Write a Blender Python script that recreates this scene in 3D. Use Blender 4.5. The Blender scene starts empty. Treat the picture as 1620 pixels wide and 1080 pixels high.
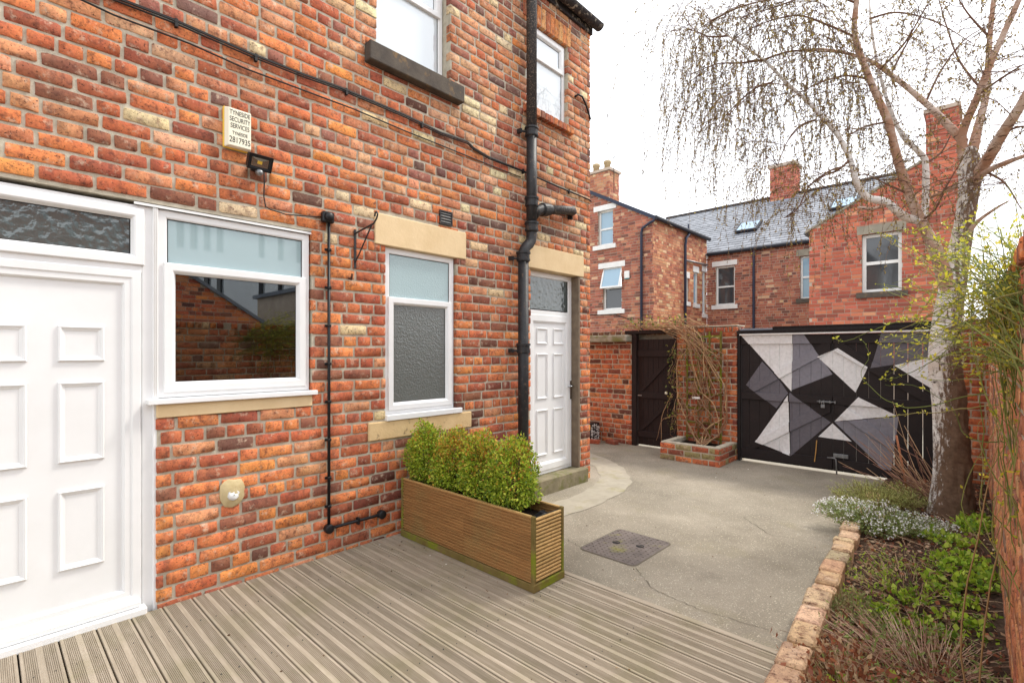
import bpy, bmesh, math, random
import numpy as np
from mathutils import Matrix, Vector

# ------------------------------------------------------------------ camera, sky, sun, exposure
SC = bpy.context.scene
COL = SC.collection
R = math.radians
CAM = np.array([3.53, 0.0, 1.5])
FW = np.array([-0.6858, 0.7278, 0.0]); RT = np.array([0.7278, 0.6858, 0.0])
FPX = 791.0
cd = bpy.data.cameras.new('camera'); cam = bpy.data.objects.new('camera', cd); COL.objects.link(cam)
cam.location = CAM
cam.rotation_euler = (R(90), 0, math.atan2(0.6858, 0.7278))
cd.sensor_width = 36.0; cd.lens = FPX * 36 / 1620; cd.shift_y = 16 / 1620; cd.clip_end = 1000; cd.clip_start = 0.03
SC.camera = cam

SUN_AZ, SUN_EL = 24.0, 50.0          # azimuth measured from +Y towards +X
SKY_STRENGTH, SUN_STRENGTH, EXPOSURE = 0.122, 1.5, 1.08
W = bpy.data.worlds.new('World'); SC.world = W; W.use_nodes = True
nt = W.node_tree; bgn = nt.nodes['Background']
sky = nt.nodes.new('ShaderNodeTexSky'); sky.sky_type = 'NISHITA'; sky.sun_disc = False
sky.sun_elevation = R(SUN_EL); sky.sun_rotation = R(SUN_AZ); sky.air_density = 1.0; sky.dust_density = 3.0
mixw = nt.nodes.new('ShaderNodeMix'); mixw.data_type = 'RGBA'; mixw.inputs['Factor'].default_value = 0.86
mixw.inputs['B'].default_value = (8.0, 8.1, 8.3, 1)       # even high cloud
nt.links.new(sky.outputs['Color'], mixw.inputs['A']); nt.links.new(mixw.outputs['Result'], bgn.inputs['Color'])
bgn.inputs['Strength'].default_value = SKY_STRENGTH
sl = bpy.data.lights.new('sun', 'SUN'); so = bpy.data.objects.new('sun', sl); COL.objects.link(so)
sl.energy = SUN_STRENGTH; sl.angle = R(10); sl.color = (1.0, 0.95, 0.86)
sdir = Vector((math.sin(R(SUN_AZ)) * math.cos(R(SUN_EL)), math.cos(R(SUN_AZ)) * math.cos(R(SUN_EL)), math.sin(R(SUN_EL))))
so.rotation_euler = sdir.to_track_quat('Z', 'Y').to_euler()
SC.view_settings.view_transform = 'Standard'; SC.view_settings.look = 'None'
SC.view_settings.exposure = EXPOSURE; SC.view_settings.gamma = 1.0
SC.view_settings.use_curve_mapping = False
SC.cycles.max_bounces = 7; SC.cycles.transparent_max_bounces = 12

# ------------------------------------------------------------------ helpers
def lin(c):
    out = []
    for v in c[:3]:
        v = v / 255.0
        out.append(v / 12.92 if v <= 0.04045 else ((v + 0.055) / 1.055) ** 2.4)
    return tuple(out) + (1.0,)
def tag(o, label=None, cat=None, group=None, kind=None):
    if label: o['label'] = label
    if cat: o['category'] = cat
    if group: o['group'] = group
    if kind: o['kind'] = kind
    return o
def empty(name, loc=(0, 0, 0), label=None, cat=None, group=None):
    o = bpy.data.objects.new(name, None); COL.objects.link(o); o.location = loc
    o.empty_display_size = 0.1
    return tag(o, label, cat, group)
def link(name, me, mat=None, parent=None):
    o = bpy.data.objects.new(name, me); COL.objects.link(o)
    if mat is not None and not me.materials: me.materials.append(mat)
    if parent is not None:
        o.parent = parent
        o.matrix_parent_inverse = Matrix.Translation(-Vector(parent_world(parent)))
    return o
def parent_world(p):
    v = Vector(p.location)
    if p.parent is not None and p.type == 'EMPTY': v = v + Vector(p.parent.location)
    return v
class MB:
    def __init__(s): s.v = []; s.f = []; s.c = []
    def add(s, vs, fs, col=None):
        n = len(s.v); s.v += [tuple(p) for p in vs]; s.f += [tuple(i + n for i in f) for f in fs]
        if col is not None: s.c += [tuple(col)] * len(vs)
        return s
    def box(s, a, b, col=None):
        x0, y0, z0 = [min(p, q) for p, q in zip(a, b)]; x1, y1, z1 = [max(p, q) for p, q in zip(a, b)]
        return s.add([(x0, y0, z0), (x1, y0, z0), (x1, y1, z0), (x0, y1, z0), (x0, y0, z1), (x1, y0, z1), (x1, y1, z1), (x0, y1, z1)],
              [(0, 3, 2, 1), (4, 5, 6, 7), (0, 1, 5, 4), (1, 2, 6, 5), (2, 3, 7, 6), (3, 0, 4, 7)], col)
    def prism(s, pts, ext, col=None):
        n = len(pts); e = np.array(ext); p = [np.array(q, float) for q in pts]
        return s.add([tuple(q) for q in p] + [tuple(q + e) for q in p],
              [tuple(range(n))[::-1], tuple(range(n, 2 * n))] + [(i, (i + 1) % n, n + (i + 1) % n, n + i) for i in range(n)], col)
    def tube(s, pts, rad, n=8, cap=True, col=None):
        pts = [np.array(p, float) for p in pts]; m = len(pts)
        if not hasattr(rad, '__len__'): rad = [rad] * m
        vs = []; fs = []; prev = None
        for i in range(m):
            d = pts[min(i + 1, m - 1)] - pts[max(i - 1, 0)]; d = d / (np.linalg.norm(d) + 1e-9)
            if prev is None:
                a = np.array([0, 0, 1.0]) if abs(d[2]) < 0.9 else np.array([1.0, 0, 0])
                u = np.cross(d, a)
            else:
                u = prev - d * np.dot(prev, d)
            u = u / (np.linalg.norm(u) + 1e-9); prev = u; w = np.cross(d, u)
            for k in range(n):
                t = 2 * math.pi * k / n
                vs.append(tuple(pts[i] + rad[i] * (math.cos(t) * u + math.sin(t) * w)))
        for i in range(m - 1):
            for k in range(n):
                fs.append((i * n + k, i * n + (k + 1) % n, (i + 1) * n + (k + 1) % n, (i + 1) * n + k))
        if cap: fs += [tuple(range(n))[::-1], tuple(range((m - 1) * n, m * n))]
        return s.add(vs, fs, col)
    def cyl(s, a, b, r, n=16, col=None): return s.tube([a, b], r, n, True, col)
    def ring(s, u0, u1, v0, v1, prof, fr):
        """mitred frame: prof is a list of (inset, out) swept round the rectangle; fr maps (u,v,w) to a point"""
        vs = []; fs = []
        for ins, w in prof:
            for (u, v) in ((u0 + ins, v0 + ins), (u1 - ins, v0 + ins), (u1 - ins, v1 - ins), (u0 + ins, v1 - ins)):
                vs.append(fr(u, v, w))
        for i in range(len(prof) - 1):
            for k in range(4):
                fs.append((i * 4 + k, i * 4 + (k + 1) % 4, i * 4 + 4 + (k + 1) % 4, i * 4 + 4 + k))
        return s.add(vs, fs)
    def mesh(s, name, smooth=False):
        me = bpy.data.meshes.new(name); me.from_pydata(s.v, [], s.f)
        if s.c:
            a = me.color_attributes.new('col', 'FLOAT_COLOR', 'POINT')
            a.data.foreach_set('color', np.array([c + (1.0,) if len(c) == 3 else c for c in s.c], dtype=np.float32).ravel())
        if smooth: me.polygons.foreach_set('use_smooth', [True] * len(me.polygons))
        me.update(); return me
    def build(s, name, mat, parent=None, smooth=False, bevel=0, fix=True):
        me = s.mesh(name, smooth)
        if bevel or fix:
            bm = bmesh.new(); bm.from_mesh(me)
            if bevel: bmesh.ops.bevel(bm, geom=bm.edges[:], offset=bevel, segments=1, affect='EDGES', clamp_overlap=True)
            if fix: bmesh.ops.recalc_face_normals(bm, faces=bm.faces[:])
            bm.to_mesh(me); bm.free()
        return link(name, me, mat, parent)

# ------------------------------------------------------------------ materials
def newmat(name):
    m = bpy.data.materials.new(name); m.use_nodes = True
    return m, m.node_tree.nodes, m.node_tree.links, m.node_tree.nodes['Principled BSDF']
def N(ns, t, **k):
    n = ns.new(t)
    for a, b in k.items(): setattr(n, a, b)
    return n
def noise(ns, ls, vec, scale, detail=4, rough=0.6):
    n = N(ns, 'ShaderNodeTexNoise'); n.inputs['Scale'].default_value = scale; n.inputs['Detail'].default_value = detail
    n.inputs['Roughness'].default_value = rough
    ls.new(vec, n.inputs['Vector']); return n.outputs['Fac']
def ramp(ns, ls, fac, stops):
    r = N(ns, 'ShaderNodeValToRGB'); ls.new(fac, r.inputs['Fac']); e = r.color_ramp.elements
    while len(e) > 1: e.remove(e[-1])
    e[0].position = stops[0][0]; e[0].color = stops[0][1]
    for p, c in stops[1:]:
        x = e.new(p); x.color = c
    return r.outputs['Color']
def mixc(ns, ls, fac, a, b, mode='MIX'):
    m = N(ns, 'ShaderNodeMix', data_type='RGBA', blend_type=mode)
    for s, v in (('Factor', fac), ('A', a), ('B', b)):
        if isinstance(v, (int, float, tuple)): m.inputs[s].default_value = v
        else: ls.new(v, m.inputs[s])
    return m.outputs['Result']
def math_(ns, ls, op, a, b=None, c=None):
    m = N(ns, 'ShaderNodeMath', operation=op)
    for i, v in enumerate((a, b, c)):
        if v is None: continue
        if isinstance(v, (int, float)): m.inputs[i].default_value = v
        else: ls.new(v, m.inputs[i])
    return m.outputs[0]
def pos(ns): return N(ns, 'ShaderNodeNewGeometry').outputs['Position']
G1 = (1, 1, 1, 1); G0 = (0, 0, 0, 1)
def surf(name, c1, c2=None, scale=6.0, rough=0.7, bump=0.2, bscale=60.0, spec=0.3, metal=0.0, stretch=None, c3=None, s3=1.2, w3=(0.55, 0.7), bdist=0.01):
    m, ns, ls, b = newmat(name)
    p = pos(ns)
    if stretch:
        mp = N(ns, 'ShaderNodeMapping'); mp.inputs['Scale'].default_value = stretch; ls.new(p, mp.inputs['Vector']); pv = mp.outputs['Vector']
    else: pv = p
    col = lin(c1)
    if c2: col = mixc(ns, ls, ramp(ns, ls, noise(ns, ls, pv, scale, 5), [(0.3, G0), (0.7, G1)]), lin(c1), lin(c2))
    if c3: col = mixc(ns, ls, ramp(ns, ls, noise(ns, ls, p, s3, 5, 0.65), [(w3[0], G0), (w3[1], G1)]), col, lin(c3))
    if isinstance(col, tuple): b.inputs['Base Color'].default_value = col
    else: ls.new(col, b.inputs['Base Color'])
    b.inputs['Roughness'].default_value = rough; b.inputs['Metallic'].default_value = metal
    b.inputs['Specular IOR Level'].default_value = spec
    if bump:
        bp = N(ns, 'ShaderNodeBump'); bp.inputs['Strength'].default_value = bump; bp.inputs['Distance'].default_value = bdist
        ls.new(noise(ns, ls, pv, bscale, 6, 0.65), bp.inputs['Height']); ls.new(bp.outputs['Normal'], b.inputs['Normal'])
    return m
def brickmat(name, src, far=False):
    m, ns, ls, b = newmat(name); p = pos(ns)
    if src == 'obj': base = N(ns, 'ShaderNodeObjectInfo').outputs['Color']
    else: base = N(ns, 'ShaderNodeVertexColor', layer_name='col').outputs['Color']
    c = base
    if not far:
        hs = N(ns, 'ShaderNodeHueSaturation'); hs.inputs['Hue'].default_value = 0.51; hs.inputs['Saturation'].default_value = 1.0; hs.inputs['Value'].default_value = 1.25
        ls.new(base, hs.inputs['Color'])
        c = mixc(ns, ls, ramp(ns, ls, noise(ns, ls, p, 9, 5, 0.65), [(0.38, G0), (0.66, G1)]), c, hs.outputs['Color'])
        c = mixc(ns, ls, ramp(ns, ls, noise(ns, ls, p, 23, 5, 0.7), [(0.50, G0), (0.68, (.85, .85, .85, 1))]), c, lin((108, 68, 58)))
        c = mixc(ns, ls, ramp(ns, ls, noise(ns, ls, p, 15, 6, 0.7), [(0.55, G0), (0.68, (.75, .75, .75, 1))]), c, lin((214, 190, 166)))
    c = mixc(ns, ls, 1.0, c, ramp(ns, ls, noise(ns, ls, p, 70, 4, 0.7), [(0.25, (.72, .72, .72, 1)), (0.7, (1.12, 1.12, 1.12, 1))]), 'MULTIPLY')
    if not far:
        pit = noise(ns, ls, p, 95, 3, 0.62)
        pm = ramp(ns, ls, pit, [(0.62, G0), (0.65, G1)])
        c = mixc(ns, ls, math_(ns, ls, 'MULTIPLY', pm, 0.85), c, lin((58, 36, 32)))
        c = mixc(ns, ls, 1.0, c, ramp(ns, ls, noise(ns, ls, p, .9, 5, 0.65), [(0.34, (.80, .78, .78, 1)), (0.62, (1.06, 1.06, 1.05, 1))]), 'MULTIPLY')
        mp = N(ns, 'ShaderNodeMapping'); mp.inputs['Scale'].default_value = (5, 5, .8); ls.new(p, mp.inputs['Vector'])
        c = mixc(ns, ls, ramp(ns, ls, noise(ns, ls, mp.outputs[0], 1.3, 4, 0.6), [(0.55, G0), (0.72, (.45, .45, .45, 1))]), c, lin((92, 70, 62)))
        h = math_(ns, ls, 'ADD', math_(ns, ls, 'MULTIPLY', noise(ns, ls, p, 45, 6, 0.7), 0.8), math_(ns, ls, 'MULTIPLY', pm, -0.5))
        bp = N(ns, 'ShaderNodeBump'); bp.inputs['Strength'].default_value = 0.55; bp.inputs['Distance'].default_value = 0.006
        ls.new(h, bp.inputs['Height']); ls.new(bp.outputs['Normal'], b.inputs['Normal'])
    ls.new(c, b.inputs['Base Color']); b.inputs['Roughness'].default_value = 0.85; b.inputs['Specular IOR Level'].default_value = 0.2
    return m
def colmat(name, rough=0.6, trans=0.0, spec=0.3, bump=0.0):
    m, ns, ls, b = newmat(name)
    c = N(ns, 'ShaderNodeVertexColor', layer_name='col').outputs['Color']
    ls.new(c, b.inputs['Base Color']); b.inputs['Roughness'].default_value = rough; b.inputs['Specular IOR Level'].default_value = spec
    if trans:
        t = N(ns, 'ShaderNodeBsdfTranslucent'); ls.new(c, t.inputs['Color'])
        mx = N(ns, 'ShaderNodeMixShader'); mx.inputs[0].default_value = trans
        ls.new(b.outputs[0], mx.inputs[1]); ls.new(t.outputs[0], mx.inputs[2]); ls.new(mx.outputs[0], ns['Material Output'].inputs['Surface'])
    return m
def glassmat(name, ior=1.7, tint=(225, 238, 236), rough=0.0):
    m, ns, ls, b = newmat(name); ns.remove(b)
    tr = N(ns, 'ShaderNodeBsdfTransparent'); tr.inputs['Color'].default_value = lin(tint)
    gl = N(ns, 'ShaderNodeBsdfGlossy'); gl.inputs['Roughness'].default_value = rough
    lw = N(ns, 'ShaderNodeLayerWeight'); lw.inputs['Blend'].default_value = 0.5
    r0 = ((ior - 1) / (ior + 1)) ** 2
    fac = math_(ns, ls, 'MULTIPLY_ADD', math_(ns, ls, 'POWER', lw.outputs['Facing'], 5.0), 1 - r0, r0)
    mx = N(ns, 'ShaderNodeMixShader'); ls.new(fac, mx.inputs[0]); ls.new(tr.outputs[0], mx.inputs[1]); ls.new(gl.outputs[0], mx.inputs[2])
    ls.new(mx.outputs[0], ns['Material Output'].inputs['Surface']); return m
def obscure(name, c, scale=60, strength=0.6, rough=0.12):
    m, ns, ls, b = newmat(name); p = pos(ns)
    v = N(ns, 'ShaderNodeTexVoronoi', feature='SMOOTH_F1'); v.inputs['Scale'].default_value = scale; ls.new(p, v.inputs['Vector'])
    h = math_(ns, ls, 'ADD', v.outputs['Distance'], noise(ns, ls, p, scale * 0.6, 3))
    bp = N(ns, 'ShaderNodeBump'); bp.inputs['Strength'].default_value = strength; bp.inputs['Distance'].default_value = 0.01
    ls.new(h, bp.inputs['Height']); ls.new(bp.outputs['Normal'], b.inputs['Normal'])
    b.inputs['Base Color'].default_value = lin(c); b.inputs['Roughness'].default_value = rough
    b.inputs['Specular IOR Level'].default_value = 0.9; b.inputs['IOR'].default_value = 1.6
    return m

M = {}
M['brick_o'] = brickmat('brick_single', 'obj'); M['brick_s'] = brickmat('brick_mass', 'col'); M['brick_f'] = brickmat('brick_far', 'col', True)
M['mortar'] = surf('mortar', (204, 196, 178), (172, 164, 146), 18, 0.95, 0.5, 120, 0.1)
M['mortar_pale'] = surf('mortar_pale', (196, 188, 168), (168, 160, 142), 14, 0.95, 0.5, 120, 0.1)
M['mortar_far'] = surf('mortar_far', (196, 180, 164), (172, 156, 142), 3, 0.95, 0, 60, 0.1)
M['pvc'] = surf('white_plastic', (236, 237, 238), (228, 229, 229), 3, rough=0.28, bump=.03, bscale=8, spec=0.45)
M['seal'] = surf('rubber_seal', (38, 38, 40), None, rough=0.6, bump=0)
M['glass'] = glassmat('window_glass', 2.6, (225, 232, 232))
M['pale_glass'] = surf('blind_and_sky_glass', (158, 180, 184), None, rough=0.02, bump=0, spec=0.5)  # one pane colour carries both a pale blind and the reflected sky
M['sky_glass'] = surf('painted_sky_glass', (206, 216, 222), None, rough=0.02, bump=0, spec=0.5)  # white sky reflection put into the base colour; nothing hangs behind
for k_ in ('pale_glass', 'sky_glass'): M[k_].node_tree.nodes['Principled BSDF'].inputs['IOR'].default_value = 2.4
M['glass_up'] = glassmat('upper_glass', 2.3)
M['obscure_dark'] = obscure('obscured_glass', (98, 104, 102), 85, .28, .18)
M['obscure_pale'] = obscure('obscured_pale_glass', (160, 184, 188), 120, 0.2)
M['obscure_light'] = obscure('textured_glass', (72, 82, 82), 26, 0.5)
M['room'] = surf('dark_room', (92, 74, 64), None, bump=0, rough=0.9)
M['blind'] = surf('roller_blind', (196, 214, 214), None, bump=0, rough=0.9)
M['net'] = surf('net_curtain', (238, 242, 246), None, bump=0, rough=0.9)
M['stone_cream'] = surf('painted_stone', (228, 204, 164), (216, 190, 148), 5, 0.75, 0.25, 35, 0.2)
M['stone_worn'] = surf('worn_painted_stone', (222, 194, 148), (206, 176, 130), 7, 0.8, 0.4, 40, 0.2, c3=(150, 126, 98), s3=14, w3=(0.6, 0.68))
M['stone_dark'] = surf('weathered_stone', (98, 90, 80), (74, 68, 64), 9, 0.85, 0.35, 50, 0.2, c3=(140, 112, 76), s3=6, w3=(0.58, 0.72))
M['stone_step'] = surf('mossy_step', (146, 136, 112), (112, 106, 84), 8, 0.9, 0.5, 45, 0.2, c3=(106, 110, 56), s3=7, w3=(0.5, 0.65))
M['black'] = surf('black_plastic', (30, 30, 32), None, rough=0.4, bump=0)
M['iron'] = surf('cast_iron_paint', (46, 46, 48), (30, 30, 32), 20, 0.5, 0.3, 60, 0.4, c3=(96, 78, 64), s3=22, w3=(0.58, 0.7))
M['iron_worn'] = surf('worn_iron_paint', (58, 56, 56), (38, 37, 38), 30, 0.55, 0.3, 60, 0.4, c3=(126, 112, 100), s3=70, w3=(0.53, 0.62))
M['rust'] = surf('rusty_iron', (92, 56, 40), (60, 40, 34), 30, 0.85, 0.4, 80)
M['wire'] = surf('black_cable', (38, 36, 36), None, rough=0.6, bump=0)
M['yellow'] = surf('yellowed_plastic', (226, 186, 70), None, rough=0.45, bump=0)
M['cream_plastic'] = surf('cream_plastic', (238, 234, 212), None, rough=0.4, bump=0)
M['ink'] = surf('black_ink', (24, 24, 24), None, rough=0.6, bump=0)
M['chrome'] = surf('chrome', (170, 172, 176), None, rough=0.25, bump=0, metal=1.0)
M['steel'] = surf('galvanised_steel', (150, 152, 154), (120, 122, 124), 40, 0.45, 0.1, 80, 0.5, metal=0.7)
M['slate'] = surf('slate', (126, 132, 142), (98, 104, 114), 4, 0.55, 0.2, 40, 0.4)
M['far_white'] = surf('white_paint', (232, 232, 230), (214, 214, 212), 4, 0.6, 0, 10)
M['far_glass'] = surf('far_window_glass', (62, 66, 70), None, rough=0.05, bump=0, spec=0.9)
M['far_glass_sky'] = surf('far_window_glass_pale', (140, 170, 190), None, rough=0.05, bump=0, spec=0.9)
M['gutter'] = surf('dark_gutter', (36, 38, 46), None, rough=0.5, bump=0)
M['blue_pipe'] = surf('blue_black_pipe', (44, 50, 68), None, rough=0.45, bump=0)
M['clay'] = surf('clay_pot', (190, 170, 132), (160, 140, 108), 5, 0.8, 0.1)
M['lead'] = surf('lead_flashing', (140, 150, 164), None, rough=0.5, bump=0)

# ------------------------------------------------------------------ bricks
PAL = [((214, 112, 64), 3.0), ((202, 98, 62), 3.0), ((184, 86, 62), 2.4), ((166, 80, 64), 1.2), ((208, 128, 98), 1.4), ((148, 84, 72), 0.8), ((112, 70, 68), 0.22), ((216, 176, 146), 0.22), ((220, 122, 58), 0.7)]
PAL_OLD = [((206, 130, 98), 2.6), ((198, 116, 88), 2.6), ((186, 102, 76), 2.0), ((212, 152, 126), 1.6), ((160, 92, 86), 1.4), ((128, 86, 86), 0.9), ((220, 188, 160), 0.7), ((206, 112, 66), 1.0), ((112, 78, 78), 0.3)]
PAL_RED = [((198, 94, 58), 3), ((178, 80, 58), 3), ((206, 100, 60), 1.6), ((140, 66, 58), 1.4), ((104, 58, 54), 0.8), ((212, 118, 70), 0.7)]
PAL_FAR = [((172, 98, 84), 3), ((160, 88, 76), 3), ((148, 80, 72), 2), ((186, 114, 94), 1.2), ((124, 76, 72), 1.2), ((204, 156, 132), 0.4)]
PAL_FAR2 = [((198, 126, 98), 3), ((188, 108, 84), 3), ((208, 144, 114), 2), ((164, 92, 78), 1.4), ((218, 174, 144), 0.7)]
PAL_B = [((190, 92, 74), 3), ((174, 82, 68), 3), ((200, 108, 84), 1.6), ((152, 74, 66), 1.8), ((208, 134, 106), 0.4)]
BRICK_VALUE, BRICK_SAT = 1.06, 0.86
def pick(pal, rng):
    t = rng.random() * sum(w for _, w in pal)
    for c, w in pal:
        t -= w
        if t <= 0: break
    f = (0.9 + 0.2 * rng.random()) * BRICK_VALUE; c = [a * b for a, b in zip(lin(c)[:3], (1.0, 1.10, .86))]; g = sum(c) / 3
    return tuple(min(1.0, (x * BRICK_SAT + g * (1 - BRICK_SAT)) * f * (0.95 + 0.1 * rng.random())) for x in c)
def brick_template(seed, simple=False):
    rng = random.Random(seed)
    us = [0, 1] if simple else [0, .045, .5, .955, 1]; vs = [0, 1] if simple else [0, .13, .87, 1]
    V = []; F = []; nu, nv = len(us), len(vs)
    for j, v in enumerate(vs):
        for i, u in enumerate(us):
            eu = i in (0, nu - 1); ev = j in (0, nv - 1)
            x = u - .5; y = v - .5; w = 0
            if not simple:
                if eu or ev:
                    w = -rng.uniform(.002, .007)
                    x += (rng.uniform(-.006, .014) * (1 if i == 0 else -1)) if eu else rng.uniform(-.05, .05)
                    y += (rng.uniform(-.035, .05) * (1 if j == 0 else -1)) if ev else 0
                    if eu and ev:
                        w -= rng.uniform(.001, .006)
                        x *= rng.uniform(.97, .995); y *= rng.uniform(.88, .97)
                else:
                    w = rng.uniform(-.0012, .0012); y += rng.uniform(-.03, .03)
            V.append((x, y, w))
    for j in range(nv - 1):
        for i in range(nu - 1):
            F.append((j * nu + i, j * nu + i + 1, (j + 1) * nu + i + 1, (j + 1) * nu + i))
    nfront = len(F)
    per = [i for i in range(nu)] + [j * nu + nu - 1 for j in range(1, nv)] + [(nv - 1) * nu + i for i in range(nu - 2, -1, -1)] + [j * nu for j in range(nv - 2, 0, -1)]
    n0 = len(V); k = len(per); dep = -.06 if not simple else -.03
    V += [V[i] for i in per]; V += [(V[i][0], V[i][1], dep) for i in per]
    for a in range(k):
        b = (a + 1) % k
        F.append((n0 + b, n0 + a, n0 + k + a, n0 + k + b))
    return np.array(V), F, nfront
TEMPL = [brick_template(i) for i in range(12)]
TSIMPLE = brick_template(0, True)
BMESH = []
for i, (V, F, nf) in enumerate(TEMPL):
    me = bpy.data.meshes.new('brick'); me.from_pydata([tuple(p) for p in V], [], F)
    me.polygons.foreach_set('use_smooth', [k < nf for k in range(len(F))]); me.materials.append(M['brick_o']); BMESH.append(me)
def subtract(rects, o):
    out = []
    for (a, b, c, d) in rects:
        x0, x1, y0, y1 = max(a, o[0]), min(b, o[1]), max(c, o[2]), min(d, o[3])
        if x0 >= x1 or y0 >= y1: out.append((a, b, c, d)); continue
        if a < x0 - .02: out.append((a, x0, c, d))
        if x1 + .02 < b: out.append((x1, b, c, d))
        if c < y0 - .018: out.append((x0, x1, c, y0))
        if y1 + .018 < d: out.append((x0, x1, y1, d))
    return out
def lay(u0, u1, v0, v1, ops=(), course=.0845, blen=.238, joint=.014, seed=1, hdr=5, top=None):
    rng = random.Random(seed); res = []; n = int(math.ceil((v1 - v0) / course - 1e-6))
    for j in range(n):
        va = v0 + j * course; vb = min(va + course - joint, v1)
        if vb - va < .02: continue
        head = hdr and j % hdr == 2
        u = u0 - (0 if j % 2 == 0 else blen * .5) + (blen * .25 if head else 0)
        row = []
        while u < u1:
            L = blen * .5 if head or rng.random() < .24 else blen
            L *= rng.uniform(.96, 1.04)
            a, b = max(u, u0), min(u + L - joint, u1)
            if b - a > .03:
                jz = rng.uniform(-.002, .002)
                row.append((a, b, va + jz, vb + jz + rng.uniform(-.002, .002)))
            u += L
        for o in ops: row = subtract(row, o)
        if top: row = [r for r in row if r[3] <= top((r[0] + r[1]) / 2) + .03]
        res += row
    return res
def proj(p):
    d = np.array(p) - CAM; dep = d @ FW
    if dep < .2: return None
    return (810 + FPX * (d @ RT) / dep, 556 - FPX * d[2] / dep, dep)
class Frame:
    def __init__(s, O, U, Nn): s.O = np.array(O, float); s.U = np.array(U, float); s.U /= np.linalg.norm(s.U); s.N = np.array(Nn, float); s.V = np.array([0, 0, 1.0])
    def __call__(s, u, v, w): return tuple(s.O + s.U * u + s.V * v + s.N * w)
def brick_wall(parent, fr, rects, pal, seed, maxobj=300, far=False, palf=None, proud=0.0, matname=None):
    """alike bricks: the 300 that show largest are objects of their own, the rest one mass"""
    rng = random.Random(seed); sc = []
    for k, r in enumerate(rects):
        c = fr((r[0] + r[1]) / 2, (r[2] + r[3]) / 2, 0); q = proj(c); s = 0
        if q and -30 < q[0] < 1650 and -30 < q[1] < 1110:
            toc = (CAM - np.array(c)); s = (r[1] - r[0]) * (r[3] - r[2]) * max(.02, abs(toc @ fr.N) / np.linalg.norm(toc)) / q[2] ** 2
        sc.append(s)
    order = sorted(range(len(rects)), key=lambda k: -sc[k]); single = set(k for k in order[:maxobj] if sc[k] > 0) if not far else set()
    Vs = []; Fs = []; Cs = []; n = 0; sm = []
    px = Vector(parent_world(parent)) if parent else Vector()
    for k, r in enumerate(rects):
        uc, vc = (r[0] + r[1]) / 2, (r[2] + r[3]) / 2
        P = pal if palf is None else palf(uc, vc, pal, rng)
        c = pick(P, rng); out = rng.uniform(-.0025, .0025) + proud
        su, sv = r[1] - r[0], r[3] - r[2]
        if k in single:
            o = bpy.data.objects.new('brick', BMESH[rng.randrange(len(BMESH))]); COL.objects.link(o)
            fl = -1 if rng.random() < .5 else 1
            O = fr(uc, vc, out); a = fr.U * su * fl; b = fr.V * sv * fl
            mw = Matrix(((a[0], b[0], fr.N[0], O[0]), (a[1], b[1], fr.N[1], O[1]), (a[2], b[2], fr.N[2], O[2]), (0, 0, 0, 1)))
            o.parent = parent; o.matrix_parent_inverse = Matrix.Translation(-px); o.matrix_basis = mw
            o.color = c + (1,)
        else:
            V, F, nf = TSIMPLE if far else TEMPL[rng.randrange(len(TEMPL))]
            w = fr.O[None] + (V[:, :1] * su + uc) * fr.U[None] + (V[:, 1:2] * sv + vc) * fr.V[None] + (V[:, 2:] + out) * fr.N[None]
            Vs.append(w); Fs += [tuple(i + n for i in f) for f in F]; Cs.append(np.tile(np.array(c + (1,)), (len(V), 1))); n += len(V)
            sm += [q < nf for q in range(len(F))]
    if Vs:
        me = bpy.data.meshes.new('brickwork'); me.from_pydata(np.concatenate(Vs).tolist(), [], Fs)
        a = me.color_attributes.new('col', 'FLOAT_COLOR', 'POINT'); a.data.foreach_set('color', np.concatenate(Cs).astype(np.float32).ravel())
        me.polygons.foreach_set('use_smooth', sm)
        o = link('brickwork', me, M['brick_f'] if far else M['brick_s'], parent); o['kind'] = 'stuff'
def sheet(name, fr, u0, u1, v0, v1, ops, mat, parent, depth=.22, w=-.0095, top=None, kinks=()):
    """mortar bed: a sheet with openings and their reveals"""
    g = .005; ops = [(o[0] - g, o[1] + g, o[2] - g, o[3] + g) for o in ops]
    us = sorted(set([u0, u1] + [min(max(x, u0), u1) for o in ops for x in o[:2]] + list(kinks)))
    vs = sorted(set([v0, v1] + [min(max(x, v0), v1) for o in ops for x in o[2:]]))
    mb = MB(); inside = lambda u, v: any(o[0] < u < o[1] and o[2] < v < o[3] for o in ops)
    T = top or (lambda u: 1e9)
    for i in range(len(us) - 1):
        for j in range(len(vs) - 1):
            a, b, c, d = us[i], us[i + 1], vs[j], vs[j + 1]
            if inside((a + b) / 2, (c + d) / 2): continue
            ta, tb = min(d, T(a)), min(d, T(b))
            if ta <= c and tb <= c: continue
            mb.add([fr(a, c, w), fr(b, c, w), fr(b, max(tb, c), w), fr(a, max(ta, c), w)], [(0, 1, 2, 3)])
    for (a, b, c, d) in ops:
        q = [(a, c), (b, c), (b, d), (a, d)]
        for k in range(4):
            p, r = q[k], q[(k + 1) % 4]
            mb.add([fr(*p, w), fr(*r, w), fr(*r, w - depth), fr(*p, w - depth)], [(0, 1, 2, 3)])
    return mb.build(name, mat, parent, fix=False)

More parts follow.
